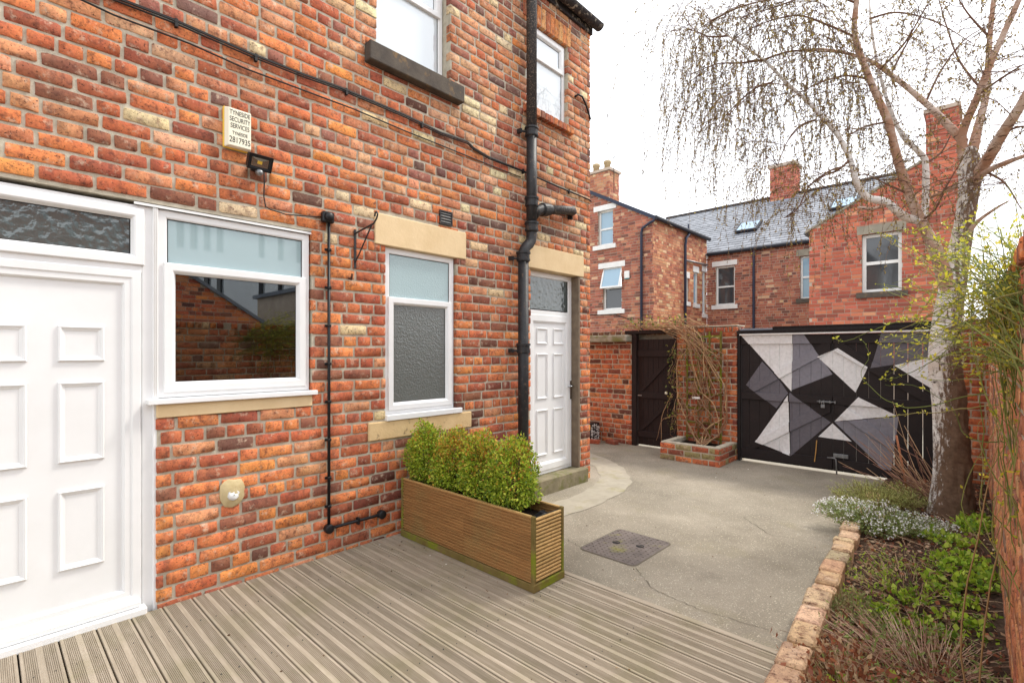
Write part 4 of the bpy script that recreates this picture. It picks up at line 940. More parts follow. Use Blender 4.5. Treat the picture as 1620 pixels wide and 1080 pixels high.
def climber():
    root = empty('climbing_plant', (.5, 7.3, .15), 'tangled tan-stemmed climber on the trellis arching over the side gate', 'climbing plant')
    rng = random.Random(77); nr = np.random.default_rng(77); mb = MB(); P = []; leaf = []
    pal_ = [lin((196, 164, 124))[:3], lin((172, 138, 104))[:3], lin((150, 112, 86))[:3], lin((150, 118, 92))[:3]]
    def strand(pts, r, wob, steps=7):
        q = []
        for i in range(len(pts) - 1):
            for t in np.linspace(0, 1, steps)[:-1]: q.append(np.array(pts[i]) * (1 - t) + np.array(pts[i + 1]) * t)
        q.append(np.array(pts[-1])); q = np.array(q)
        for k in range(2): q[1:-1] = (q[:-2] + q[1:-1] * 2 + q[2:]) / 4
        w = nr.normal(size=q.shape) * wob; w[1:-1] = (w[:-2] + w[1:-1] + w[2:]) / 3; q = q + w
        mb.tube(q, [r * (1 - .5 * i / len(q)) for i in range(len(q))], 5, col=pal_[rng.randrange(4)]); return q
    for k in range(13):      # thick stems looping up the trellis
        x = rng.uniform(.25, .75); z = .15; pts = [(rng.uniform(.45, .6), 7.2, .12)]
        while z < rng.uniform(1.0, 1.75):
            pts.append((min(.85, max(.1, x)), YG - rng.uniform(.05, .16), z + .12)); x += rng.uniform(-.3, .3); z += rng.uniform(.12, .32)
        pts += [(rng.uniform(.25, .6), YG - .12, 1.62), (rng.uniform(.0, .35), YG - .1, 1.88)]
        strand(pts, rng.uniform(.007, .012), .012)
    for k in range(30):      # bundle leaning across the top left
        a = (rng.uniform(.35, .80), YG - rng.uniform(.06, .22), rng.uniform(.85, 1.45)); b_ = (rng.uniform(.22, .55), YG - rng.uniform(.06, .22), rng.uniform(1.6, 1.82)); c = (rng.uniform(-.5, .15), YG - rng.uniform(0, .12), rng.uniform(1.86, 1.98))
        pts = [a, b_, c] if rng.random() < .7 else [(rng.uniform(.2, .7), YG - .1, rng.uniform(.3, .9)), (a[0] - .1, a[1], a[2]), b_]
        strand(pts, rng.uniform(.003, .007), .018)
    for k in range(44):      # mat over the side gate lintel
        x = rng.uniform(-.95, .25); strand([(x + .35, YG - .02, 1.87), (x, YG + .05 - rng.uniform(0, .15), rng.uniform(1.88, 2.03)), (x - rng.uniform(.2, .5), YG + rng.uniform(-.1, .2), rng.uniform(1.84, 1.98))], rng.uniform(.003, .006), .02)
    for k in range(60):      # dry twiggy edge by the gate
        z = rng.uniform(.4, 1.7); x = rng.uniform(.02, .25); strand([(x, YG - .06, z), (x + rng.uniform(-.08, .08), YG - .1, z - .15), (x + rng.uniform(-.1, .1), YG - .08, z - rng.uniform(.2, .4))], .003, .012)
    for k in range(2): strand([(rng.uniform(-.05, .1), YG - .1, rng.uniform(.5, .9)), (rng.uniform(-.2, .0), YG - .18, .45), (rng.uniform(-.2, -.05), YG - .2, .1)], .006, .008)
    o = mb.build('stems', M['twig'], root, smooth=True, fix=False); o['kind'] = 'stuff'
    n = 520; q = []
    for i in range(n):
        u = rng.random()
        if u < .42: q.append((rng.uniform(-.85, .25), YG + rng.uniform(-.15, .1), rng.uniform(1.87, 2.06)))
        elif u < .8: q.append((rng.uniform(-.06, .2), YG - rng.uniform(.06, .16), rng.uniform(.3, 1.6)))
        else: q.append((rng.uniform(.2, .8), YG - rng.uniform(.1, .25), rng.uniform(1.1, 1.75)))
    q = np.array(q); cols = palette([(120, 128, 58), (92, 108, 56), (176, 162, 78), (150, 140, 84)], [2, 2, 2, 1], n, nr)
    V, F, C = leaf_cloud(q, np.tile([0, -1., .3], (n, 1)), .045, cols, nr, .55, .9)
    link('leaves', np_mesh('leaves', V, F, C), M['leaf'], root)['kind'] = 'stuff'
climber()
tag(MB().box((.37, YG - .17, .80), (.48, YG - .165, .83)).build('plant_label', M['far_white']), 'white plastic plant tag caught in the climber stems', 'plant tag')

# pot and loose bricks by the back wall
pot = MB().box((-1.62, 7.12, -.054), (-1.34, 7.40, .27)).build('pebble_pot', M['black'], bevel=.01); tag(pot, 'black square pot faced with white pebbles beside the back wall', 'pot')
rng = random.Random(6); mb = MB()
for k in range(90):
    y_, z_ = rng.uniform(7.14, 7.38), rng.uniform(-.03, .25); r = rng.uniform(.008, .016)
    mb.tube([(-1.341, y_, z_), (-1.335, y_, z_), (-1.331, y_, z_)], [r, r * .9, r * .3], 6)
    x_ = rng.uniform(-1.60, -1.36); mb.tube([(x_, 7.121, z_), (x_, 7.115, z_), (x_, 7.111, z_)], [r, r * .9, r * .3], 6)
link('pebbles', mb.mesh('pebbles', True), M['far_white'], pot)['kind'] = 'stuff'
for k, (x, y_, a, lab) in enumerate(((-1.28, 7.12, 20, 'loose red brick lying on the concrete beside the pebble pot'), (-1.03, 7.30, -15, 'loose red brick lying against the foot of the back wall'))):
    o = MB().box((-.11, -.05, 0), (.11, .05, .065)).build('loose_brick', M['brick_o'], bevel=.006); o.location = (x, y_, -.0545); o.rotation_euler = (0, 0, R(a)); o.color = pick(PAL_RED, rng) + (1,); tag(o, lab, 'brick')

# ------------------------------------------------------------------ houses across the back lane
def far_window(parent, fr, u0, u1, v0, v1, split, w=-.09, open_top=False, frame=.055, glass=None, top_glass=None):
    mb = MB(); mb.ring(u0, u1, v0, v1, [(0, -.05), (0, 0), (frame, 0), (frame, -.03)], fw(fr, w))
    if split: mb.box(fr(u0 + frame * .8, split - frame / 2, w - .05), fr(u1 - frame * .8, split + frame / 2, w - .002))
    o = mb.build('window', M['far_white'], parent)
    g = .03
    for a, b_ in (((v0 + g, split), (split, v1 - g)) if split else ((v0 + g, v1 - g),)):
        if open_top and a == split: continue
        pane(o, fr, u0 + g, u1 - g, a, b_, w - .03, (top_glass if a == split and top_glass else glass) or M['far_glass'])
    if open_top:      # top-hung sash pushed out at the bottom
        tilt = lambda u, v, ww: fr(u, v, ww + w + .02 + (v1 - v) * .32)
        m2 = MB(); m2.ring(u0 - .01, u1 + .01, split - .02, v1 + .01, [(0, 0), (0, .03), (.05, .03), (.05, .012)], tilt); s_ = m2.build('open_sash', M['far_white'], o)
        m3 = MB(); m3.add([tilt(u0 + .03, split + .03, .012), tilt(u1 - .03, split + .03, .012), tilt(u1 - .03, v1 - .03, .012), tilt(u0 + .03, v1 - .03, .012)], [(0, 1, 2, 3)]); m3.build('open_pane', M['far_glass_sky'], o)
    return o
def block(name, fr, a, b_, c, d, w0, w1, mat, parent, bevel=.0): return MB().box(fr(a, c, w0), fr(b_, d, w1)).build(name, mat, parent, bevel=bevel)
M['far_stone'] = surf('grey_stone', (156, 148, 132), (130, 124, 112), 4, .8, 0, 10)
# wing A, left
YA = 13.5
hA = empty('brick_house', (-4.7, 15.4, -.1), 'brick house wing with sloping roof edge and white stone sills just past the house corner', 'house')
FA = Frame((0, YA, 0), (1, 0, 0), (0, -1, 0)); topA = lambda u: 5.40 + (-3.5 - u) * .545
opA = [(-5.42, -4.87, 4.86, 5.96), (-5.24, -4.56, 2.81, 4.12)]
brick_wall(hA, FA, lay(-7.2, -3.5, 1.2, 7.5, opA, seed=61, top=topA), PAL_FAR, 62, far=True)
sheet('wall', FA, -7.2, -3.5, -.1, 7.6, opA, M['mortar_far'], hA, depth=.2, top=topA)
FA2 = Frame((-3.5, 0, 0), (0, 1, 0), (1, 0, 0)); opA2 = [(15.62, 15.93, 3.12, 3.9), (16.3, 16.66, 3.1, 4.16), (17.02, 17.3, 2.8, 4.26)]
brick_wall(hA, FA2, lay(YA, 17.4, 1.2, 5.45, opA2, seed=63), PAL_FAR2, 64, far=True)  # sunlit side face: its light is put into a paler, more orange palette
sheet('wall', FA2, YA, 17.4, -.1, 5.5, opA2, M['mortar_far'], hA, depth=.15)
for (a, b_, c, d, sp_, ot) in ((-5.42, -4.87, 4.86, 5.96, 5.38, 0), (-5.24, -4.56, 2.81, 4.12, 3.50, 1)):
    far_window(hA, FA, a, b_, c, d, sp_, open_top=bool(ot), glass=M['far_glass_sky'] if not ot else M['far_glass'])
    block('sill', FA, a - .16, b_ + .12, c - .135, c, -.1, .06, M['far_white'], hA); block('lintel', FA, a - .16, b_ + .12, d, d + .17, -.1, .012, M['far_white'], hA)
for a, b_, c, d in opA2:
    far_window(hA, FA2, a, b_, c, d, None, w=-.05, frame=.05, glass=M['far_glass_sky']); block('sill', FA2, a - .05, b_ + .05, c - .13, c, -.1, .05, M['far_white'], hA); block('lintel', FA2, a - .05, b_ + .05, d, d + .2, -.1, .012, M['far_white'], hA)
MB().prism([(-7.3, YA - .06, topA(-7.3) - .02), (-3.42, YA - .06, topA(-3.42) - .02), (-3.42, YA - .06, topA(-3.42) + .10), (-7.3, YA - .06, topA(-7.3) + .10)], (0, .08, 0)).build('verge_board', M['blue_pipe'], hA)
MB().prism([(-7.3, YA + .02, topA(-7.3) - .01), (-3.4, YA + .02, topA(-3.4) - .01), (-3.4, YA + .02, topA(-3.4) + .05), (-7.3, YA + .02, topA(-7.3) + .05)], (0, 3.9, 0)).build('roof', M['slate'], hA)
MB().tube([(-3.40, YA - .05, 5.40), (-3.40, 17.38, 5.40)], .065, 10).build('gutter', M['gutter'], hA)
MB().tube([(-3.43, YA - .08, 5.32), (-3.6, YA - .1, 5.25), (-3.82, YA - .07, 5.15), (-3.85, YA - .07, 5.0), (-3.85, YA - .07, 0)], .04, 8).build('downpipe', M['blue_pipe'], hA, smooth=True)
MB().tube([(-3.42, 15.75, 5.62), (-3.42, 15.75, 5.30), (-3.42, 15.55, 5.15), (-3.43, 15.5, 4.9), (-3.43, 15.5, 0)], .045, 8).build('soil_stack', M['blue_pipe'], hA, smooth=True)
MB().tube([(-3.44, 15.55, 4.44), (-3.44, 17.3, 4.50)], .035, 8).build('waste_pipe', M['steel'], hA, smooth=True)
MB().box(FA(-4.44, 3.73, .0), FA(-4.27, 3.95, .06)).build('alarm_bell', M['far_white'], hA, bevel=.01)
MB().box(FA(-4.43, 3.70, .0), FA(-4.28, 3.735, .05)).build('alarm_base', surf('teal_plastic', (60, 120, 130), None, bump=0), hA)
MB().tube([FA(-7, 2.72, .02), FA(-4.8, 2.66, .02), FA(-4.2, 2.45, .02), FA(-3.9, 2.1, .02)], .012, 5).build('cable', M['wire'], hA)
ch = empty('chimney_stack', (-5.45, 14.0, 6.3), 'brick chimney with two clay pots and aerial rising behind the near house corner', 'chimney')
def stack(root, x0, x1, y0, y1, z0, z1, pal, seed):
    MB().box((x0 + .008, y0 + .008, z0), (x1 - .008, y1 - .008, z1)).build('core', M['mortar_far'], root)
    brick_wall(root, Frame((0, y0, 0), (1, 0, 0), (0, -1, 0)), lay(x0, x1, z0, z1, (), seed=seed), pal, seed, far=True); brick_wall(root, Frame((x1, 0, 0), (0, 1, 0), (1, 0, 0)), lay(y0, y1, z0, z1, (), seed=seed + 1), pal, seed + 1, far=True); brick_wall(root, Frame((x0, 0, 0), (0, -1, 0), (-1, 0, 0)), lay(-y1, -y0, z0, z1, (), seed=seed + 2), pal, seed + 2, far=True)
stack(ch, -6.2, -5.16, 13.75, 14.35, 6.2, 7.30, PAL_FAR2, 65)
MB().box((-6.25, 13.70, 7.302), (-5.11, 14.4, 7.38)).build('cap', M['mortar_far'], ch)
for x in (-5.85, -5.42): MB().tube([(x, 14.05, 7.38), (x, 14.05, 7.62), (x, 14.05, 7.64), (x, 14.05, 7.72)], [.11, .10, .125, .12], 12).build('chimney_pot', M['clay'], ch, smooth=True)
MB().tube([(-5.08, 13.9, 6.6), (-5.08, 13.9, 7.75)], .012, 5).tube([(-5.3, 13.9, 7.7), (-4.9, 13.9, 7.75)], .008, 5).build('aerial', M['wire'], ch)
# terrace C behind, with the slate roof
YC = 17.4
hC = empty('brick_house', (-1.0, 19.5, -.1), 'terraced brick house with long slate roof and chimney behind the gates', 'house')
FC = Frame((0, YC, 0), (1, 0, 0), (0, -1, 0)); opC = [(-3.2, -2.56, 3.09, 4.42), (-.60, -.28, 3.13, 4.45)]
brick_wall(hC, FC, lay(-3.5, .75, 1.2, 4.85, opC, seed=71), PAL_FAR, 72, far=True)
sheet('wall', FC, -3.5, .75, -.1, 4.9, opC, M['mortar_far'], hC, depth=.2)
far_window(hC, FC, -3.2, -2.56, 3.09, 4.42, 3.72); far_window(hC, FC, -.60, -.28, 3.13, 4.45, 3.8, glass=M['far_glass_sky'])
block('sill', FC, -3.32, -2.46, 2.95, 3.09, -.1, .06, M['far_white'], hC); block('lintel', FC, -3.32, -2.48, 4.43, 4.60, -.1, .012, M['far_white'], hC)
block('sill', FC, -.7, -.2, 3.0, 3.13, -.1, .06, M['stone_dark'], hC); block('lintel', FC, -.7, -.2, 4.455, 4.65, -.1, .012, M['far_stone'], hC)
MB().tube([FC(-1.94, 4.8, .06), FC(-1.94, 0, .06)], .04, 8).build('downpipe', M['blue_pipe'], hC)
MB().tube([(-3.45, YC - .1, 4.86), (.75, YC - .1, 4.86)], .06, 8).build('gutter', M['gutter'], hC)
pit = math.atan2(7.5 - 4.86, 4.0); SL = math.hypot(4.0, 2.64)
def roofpt(x, s, w=0): return (x, YC - .12 + math.cos(pit) * s - math.sin(pit) * w, 4.86 + math.sin(pit) * s + math.cos(pit) * w)
MB().add([roofpt(-9, 0, -.03), roofpt(2.6, 0, -.03), roofpt(2.6, SL, -.03), roofpt(-9, SL, -.03)], [(0, 1, 2, 3)]).build('roof', M['gutter'], hC, fix=False)
mb = MB(); rng = random.Random(9); nrow = 24
for j in range(nrow):
    s0 = j * SL / nrow; x = -9.0 - (j % 2) * .14
    while x < 2.5:
        d = rng.uniform(-.006, .006); g = rng.uniform(.78, 1.18); c = tuple(v * g for v in lin((138, 141, 147))[:3])
        mb.add([roofpt(x + .004, s0 - .03, .020 + d), roofpt(x + .272, s0 - .03, .020 - d), roofpt(x + .272, s0 + SL / nrow, .004), roofpt(x + .004, s0 + SL / nrow, .004), roofpt(x + .004, s0 - .03, .006), roofpt(x + .272, s0 - .03, .006)], [(0, 1, 2, 3), (4, 5, 1, 0)], c); x += .276
M['slate_c'] = colmat('slate_tile', .5, 0, .4)
o = mb.build('slates', M['slate_c'], hC, fix=False); o['kind'] = 'stuff'
for k in range(50):
    MB().tube([roofpt(-9 + k * .3, SL, .0), roofpt(-9 + k * .3 + .29, SL, .0)], .09, 6).build('ridge_tile', M['gutter_old'], hC) if k % 1 == 0 and -7 < -9 + k * .3 < 2.4 else None
for xs, ss in ((-2.95, 1.5), (-.15, 2.2)):
    mb = MB(); P = [roofpt(xs, ss, .03), roofpt(xs + .75, ss, .03), roofpt(xs + .75, ss + .8, .03), roofpt(xs, ss + .8, .03)]; up = np.array(roofpt(0, 0, .09)) - np.array(roofpt(0, 0, 0)); mb.prism(P, tuple(up)); r_ = mb.build('rooflight', M['gutter'], hC)
    mb = MB(); mb.add([roofpt(xs + .06, ss + .06, .128), roofpt(xs + .69, ss + .06, .128), roofpt(xs + .69, ss + .74, .128), roofpt(xs + .06, ss + .74, .128)], [(0, 1, 2, 3)]); mb.build('pane', M['far_glass_sky'], r_, fix=False)
cC = empty('chimney_stack', (-2.0, 21.3, 6.9), 'wide red brick chimney on the slate roof ridge behind hanging birch twigs', 'chimney')
stack(cC, -2.47, -1.62, 20.9, 21.7, 6.6, 8.55, PAL_B, 75); MB().box((-2.53, 20.85, 8.552), (-1.56, 21.75, 8.66)).build('cap', M['mortar_far'], cC)
MB().box((-2.55, 20.8, 6.95), (-1.5, 20.89, 7.25)).build('flashing', M['lead'], cC)
# wing B, right
hB = empty('brick_house', (1.9, 15.4, -.1), 'red brick house gable with one sash window behind the birch tree', 'house')
topB = lambda u: min(4.36 + (u - .52) * .53, 5.5)
opB = [(1.555, 2.265, 2.81, 4.10)]
brick_wall(hB, FA, lay(.52, 3.18, 1.2, 6.0, opB, seed=81, top=topB), PAL_B, 82, far=True)
sheet('wall', FA, .52, 3.18, -.1, 6.2, opB, M['mortar_far'], hB, depth=.2, top=topB, kinks=(2.67,))
far_window(hB, FA, 1.555, 2.265, 2.81, 4.10, 3.46, frame=.07)
block('sill', FA, 1.46, 2.37, 2.69, 2.81, -.1, .06, M['stone_dark'], hB); block('lintel', FA, 1.47, 2.34, 4.105, 4.30, -.1, .012, M['far_stone'], hB)
MB().prism([(.44, YA - .03, topB(.44) + .0), (2.65, YA - .03, topB(2.65) + .0), (2.65, YA - .03, topB(2.65) + .05), (.44, YA - .03, topB(.44) + .05)], (0, .06, 0)).build('verge', M['far_stone'], hB)
MB().prism([(.40, YA + .031, topB(.40)), (2.65, YA + .031, topB(2.65)), (2.65, YA + .031, topB(2.65) + .05), (.40, YA + .031, topB(.40) + .05)], (0, 4.0, 0)).build('roof', M['slate'], hB)
MB().box((3.172, YA + .01, -.1), (3.18, 17.4, 5.7)).build('wall', M['mortar_far'], hB); MB().box((.52, YA + .01, -.1), (.528, 17.4, 4.3)).build('wall', M['mortar_far'], hB)
cB = empty('chimney_stack', (2.9, 14.2, 5.2), 'tall brick chimney at the high end of the gable behind the birch trunk', 'chimney')
stack(cB, 2.66, 3.17, 13.515, 14.5, 5.5, 6.45, PAL_B, 85); MB().box((2.62, 13.48, 6.452), (3.21, 14.55, 6.53)).build('cap', M['mortar_far'], cB)
# buildings on the other side of the boundary wall, seen in the window glass
nb = empty('neighbour_house', (9.5, 2, -.1), 'brick neighbour gable reflected in the big ground floor window', 'house')
FN = Frame((8.5, 0, 0), (0, -1, 0), (-1, 0, 0)); topN = lambda u: 2.2 + max(0, (u + 4.4)) * .62 if u < -.5 else 2.2 + 3.9 * .62 - (u + .5) * .62
brick_wall(nb, FN, lay(-4.4, 3.0, .5, 5.0, (), seed=91, top=topN), PAL, 92, far=True)
sheet('wall', FN, -4.4, 3.4, -.1, 5, (), M['mortar_far'], nb, top=topN, kinks=(-.5,))
MB().prism([(8.45, 4.5, 2.12), (8.45, .5, 4.66), (8.45, .5, 4.74), (8.45, 4.5, 2.2)], (4, 0, 0)).prism([(8.45, .5, 4.66), (8.45, -3.5, 2.2), (8.45, -3.5, 2.28), (8.45, .5, 4.74)], (4, 0, 0)).build('roof', M['slate'], nb)
pb = empty('pale_building', (17, 7, -.1), 'pale rendered building with slit windows reflected in the ground floor window', 'building')
M['render'] = surf('pale_render', (206, 212, 218), (194, 200, 206), 1, .8, 0, 10)
FPb = Frame((16, 0, 0), (0, -1, 0), (-1, 0, 0)); opp = []
for k, u in enumerate((-9.4, -8.7, -8.0, -7.3, -5.9, -5.5, -5.1, -4.7)):
    opp.append((u, u + .22, 2.6, 4.1)); opp.append((u, u + .22, 5.0, 6.6))
sheet('wall', FPb, -10.2, -1.0, -.1, 7.4, opp, M['render'], pb, depth=.3)
for o_ in opp: pane(pb, FPb, o_[0], o_[1], o_[2], o_[3], -.2, M['far_glass'], 'window_pane')
MB().box((15.9, .9, 7.402), (24, 10.3, 7.6)).build('roof', M['gutter'], pb); MB().box((16.32, 1.0, -.1), (23.9, 10.2, 7.4)).build('body', M['render'], pb)
nb2 = empty('brick_shed', (9, 7.5, -.1), 'brick outbuilding reflected at the right side of the window', 'building')
MB().box((8.51, 5.6, -.1), (12, 9.5, 3.05)).build('core', M['mortar_far'], nb2); brick_wall(nb2, FN, lay(-9.5, -5.6, .5, 3.05, (), seed=93), PAL_RED, 94, far=True); MB().box((8.4, 5.5, 3.052), (12.1, 9.6, 3.15)).build('roof', M['slate'], nb2)

# ------------------------------------------------------------------ flower bed
rng = random.Random(14)
def edge_x(y): return np.interp(y, [-1.5, 2.37, 4.8, 6.6, 7.4], [3.09, 2.845, 2.69, 2.64, 2.64])
def wall_x(y): return A0[0] + (A1[0] - A0[0]) * (y - A0[1]) / (A1[1] - A0[1])
def soil_z(x, y): return .004 + .02 * math.sin(3.1 * y + 2 * x) + .018 * math.sin(7.3 * x - 2.2 * y) + .085 * max(0, min(1, (x - edge_x(y) - .1) / .8))
nr = np.random.default_rng(4); V = []; ny, nx = 150, 24
for j in range(ny):
    yy = -1.5 + j * (7.43 + 1.5) / (ny - 1); xa, xb = edge_x(yy) + .06, wall_x(yy) + .004
    for i in range(nx):
        x = xa + (xb - xa) * i / (nx - 1); V.append((x, yy, soil_z(x, yy) + nr.normal() * .009))
F = np.array([(j * nx + i, j * nx + i + 1, (j + 1) * nx + i + 1, (j + 1) * nx + i) for j in range(ny - 1) for i in range(nx - 1)])
M['bedsoil'] = surf('bed_soil', (98, 80, 68), (66, 54, 46), 14, .95, .9, 60, .05, c3=(126, 104, 86), s3=9, w3=(.55, .7), bdist=.03)
tag(link('flower_bed', np_mesh('flower_bed', np.array(V), F, None, True), M['bedsoil']), kind='structure')
be = empty('bed_edging', (2.8, 3.5, -.05), 'row of worn pink bricks edging the flower bed', 'edging')
yy = 4.92; k = 0
while yy > -.6:
    L = rng.choice((.225, .225, .11, .215)); ym = yy - L / 2; x = edge_x(ym); ang = math.atan2(edge_x(yy - L) - edge_x(yy), L)
    o = jag(MB().box((-.062, -L / 2 + .005, 0), (.062, L / 2 - .005, .155)), k, .005).build('edging_brick', M['brick_o'], be, bevel=.012)
    o.matrix_parent_inverse = Matrix.Translation((-2.8, -3.5, .05)); o.location = (x + .062 + rng.uniform(-.008, .008), ym, -.056 + rng.uniform(-.008, .010)); o.rotation_euler = (rng.uniform(-.03, .03), rng.uniform(-.04, .04), ang + rng.uniform(-.03, .03))
    o.color = pick([((208, 168, 146), 3), ((196, 150, 128), 3), ((188, 132, 110), 1), ((176, 152, 130), 1)], rng) + (1,)
    yy -= L; k += 1
for ym in (5.35, 6.0): 
    o = jag(MB().box((-.062, -.11, 0), (.062, .11, .15)), k, .006).build('edging_brick', M['brick_o'], be, bevel=.012); o.matrix_parent_inverse = Matrix.Translation((-2.8, -3.5, .05)); o.location = (edge_x(ym) + .08, ym, -.05); o.color = pick([((206, 150, 122), 3)], rng) + (1,); k += 1
def strands(specs, cols, name, parent, mat=None):
    """many thin tapering stems as one mesh: specs = list of (points, radius)"""
    mb = MB(); r_ = random.Random(len(specs))
    for pts, r in specs: mb.tube(pts, [r * (1 - .6 * i / (len(pts) - 1)) for i in range(len(pts))], 4, cap=False, col=cols[r_.randrange(len(cols))])
    o = mb.build(name, mat or M['twig'], parent, smooth=True, fix=False); o['kind'] = 'stuff'; return o
L3 = lambda *c: [lin(x)[:3] for x in c]
def clump(name, label, cat, x, y, rx, ry, h, nst, leafsize, leafcols, w, stemcols, seed, lean=(0, 0), leaves_per=14, aspect=.3, flowers=None, group=None, grow=.5):
    root = empty(name, (x, y, soil_z(x, y)), label, cat, group); nr = np.random.default_rng(seed); sp = []; P = []; D = []; tips = []
    for k in range(nst):
        a = nr.uniform(0, 6.28); q = math.sqrt(nr.random()); bx, by = x + rx * .7 * q * math.cos(a), y + ry * .7 * q * math.sin(a); hh = h * nr.uniform(.55, 1.1) * (1 - .45 * q * q)
        bz = soil_z(bx, by) - .01; tx, ty = bx + rx * grow * q * math.cos(a) + lean[0] * hh + nr.normal() * .03, by + ry * grow * q * math.sin(a) + lean[1] * hh + nr.normal() * .03
        pts = np.array([(bx, by, bz), (bx * .6 + tx * .4 + nr.normal() * .008, by * .6 + ty * .4 + nr.normal() * .008, bz + hh * .55), (tx, ty, bz + hh)])
        sp.append((pts, nr.uniform(.0016, .003)))
        for l in range(leaves_per):
            t = nr.uniform(.25, 1) ** .7; p = pts[0] * (1 - t) ** 2 + 2 * pts[1] * t * (1 - t) + pts[2] * t * t; P.append(p + nr.normal(size=3) * .008); D.append((math.cos(nr.uniform(0, 6.28)), math.sin(nr.uniform(0, 6.28)), .9))
        tips.append(pts[2])
    strands(sp, stemcols, 'stems', root)
    if P:
        P = np.array(P); cols = palette(leafcols, w, len(P), nr); Vv, Ff, C = leaf_cloud(P, np.array(D), leafsize, cols, nr, aspect, .5)
        link('leaves', np_mesh('leaves', Vv, Ff, C), M['leaf'], root)['kind'] = 'stuff'
    if flowers:
        tips = np.array(tips)[:: flowers]; n = len(tips); Q = np.repeat(tips, 7, 0) + nr.normal(size=(n * 7, 3)) * .010; cols = palette([(246, 246, 244), (236, 236, 236)], [2, 1], len(Q), nr)
        Vv, Ff, C = leaf_cloud(Q, np.tile([0, 0, 1.], (len(Q), 1)), .014, cols, nr, .9, .8); link('flowers', np_mesh('flowers', Vv, Ff, C), M['leaf'], root)['kind'] = 'stuff'
    return root
GR = [(168, 196, 62), (138, 172, 54), (192, 210, 92), (108, 144, 50)]
clump('candytuft', 'low clump covered with tiny white flowers spilling over the bed edge', 'flowers', 2.90, 5.12, .40, .32, .21, 560, .024, [(150, 168, 100), (126, 146, 84), (176, 184, 118)], [2, 2, 1], L3((128, 122, 82), (110, 100, 70)), 101, leaves_per=10, flowers=2)
clump('evergreen_clump', 'feathery grey-green bushy clump at the bed corner before the gates', 'plant', 2.78, 5.92, .34, .32, .27, 360, .028, [(170, 176, 106), (142, 150, 84), (192, 190, 124)], [2, 2, 1], L3((140, 128, 84), (118, 102, 70)), 102, leaves_per=13, aspect=.2)
for k, (x, y, rx, ry, n, lab) in enumerate(((3.47, 5.55, .10, .28, 70, 'bright green leafy patch against the boundary wall beside the birch'), (3.36, 4.9, .12, .16, 30, 'small bright green leafy patch in the middle of the soil'), (3.42, 4.2, .16, .40, 105, 'broad bright green leafy patch near the boundary wall, closest large one'), (3.20, 5.15, .14, .16, 50, 'yellow-green leafy tuft right of the white-flowered clump'), (3.30, 3.6, .26, .28, 55, 'thin scatter of green shoots behind the dry lavender'))):
    clump('ground_leaves', lab, 'plant', x, y, rx, ry, .075, n, .036, GR, [3, 2, 2, 1], L3((120, 140, 60), (96, 116, 50)), 110 + k, leaves_per=7, aspect=.7)
clump('dry_lavender', 'sprawling dry woody lavender with pinkish brown stems in the near bed', 'shrub', 3.30, 2.98, .30, .36, .15, 330, .03, [(150, 168, 96), (128, 150, 78)], [1, 1], L3((206, 172, 148), (184, 146, 124), (220, 194, 168), (150, 116, 98)), 120, lean=(-.55, .25), leaves_per=2, aspect=.28, grow=.6)
clump('dry_lavender', 'grey-green straggly tuft growing over the edging bricks', 'shrub', 2.98, 3.40, .15, .20, .09, 150, .026, [(156, 156, 104), (128, 138, 80)], [1, 1], L3((168, 144, 112), (150, 128, 98)), 121, lean=(-.3, .1), leaves_per=5, aspect=.3)
clump('dry_grass', 'dry straw-coloured grass beside the nearest edging bricks', 'grass tuft', 3.06, 2.50, .16, .40, .07, 300, .03, [(196, 178, 130), (170, 160, 104), (150, 152, 92)], [2, 1, 1], L3((196, 178, 134), (176, 150, 112), (150, 132, 96)), 122, lean=(-.2, .1), leaves_per=3, aspect=.2)
clump('mixed_growth', 'straggly mix of dry stems and fresh shoots across the middle of the bed', 'plant', 3.18, 3.85, .30, .55, .10, 170, .028, GR + [(186, 172, 120)], [2, 2, 2, 1, 2], L3((196, 164, 136), (150, 116, 94), (140, 150, 84)), 130, lean=(-.4, .1), leaves_per=4, aspect=.4)
clump('mixed_growth', 'tangle of dry pale stems with brown leaves beside the nearest bed soil', 'plant', 3.08, 2.62, .20, .30, .10, 240, .034, [(176, 116, 84), (150, 92, 66), (204, 176, 138)], [2, 2, 2], L3((214, 188, 158), (186, 154, 126)), 131, lean=(-.2, .3), leaves_per=4, aspect=.5)
clump('green_shoots', 'few fresh green shoots on bare soil in the near bed', 'plant', 3.22, 2.45, .22, .3, .08, 26, .034, GR, [3, 2, 2, 1], L3((120, 140, 60)), 123, leaves_per=6, aspect=.6)
# dead leaves, chips and twigs lying on the soil
nr = np.random.default_rng(9); n = 7500; yy = nr.uniform(-.5, 7.3, n); dense = nr.random(n); yy = np.where(dense < .45, nr.normal(2.7, .5, n), yy); f = nr.random(n); f = np.where(dense < .45, f ** 1.6 * .75, f)
P = np.array([(edge_x(b) + .13 + (wall_x(b) - edge_x(b) - .15) * a, b, 0) for a, b in zip(f, yy)]); P[:, 2] = [soil_z(a, b) + .004 + abs(nr.normal()) * .012 for a, b in P[:, :2]]
cols = palette([(170, 108, 78), (138, 84, 62), (196, 160, 124), (112, 84, 68), (210, 184, 150)], [3, 3, 2, 3, 2], n, nr)
d = nr.normal(size=(n, 3)); d[:, 2] *= .25
Vv, Ff, C = leaf_cloud(P, d, .034, cols, nr, .6, .15)
lt = link('leaf_litter', np_mesh('leaf_litter', Vv, Ff, C), M['leaf']); tag(lt, 'dead brown leaves scattered over the flower bed soil', 'leaf litter', kind='stuff')
sp = []
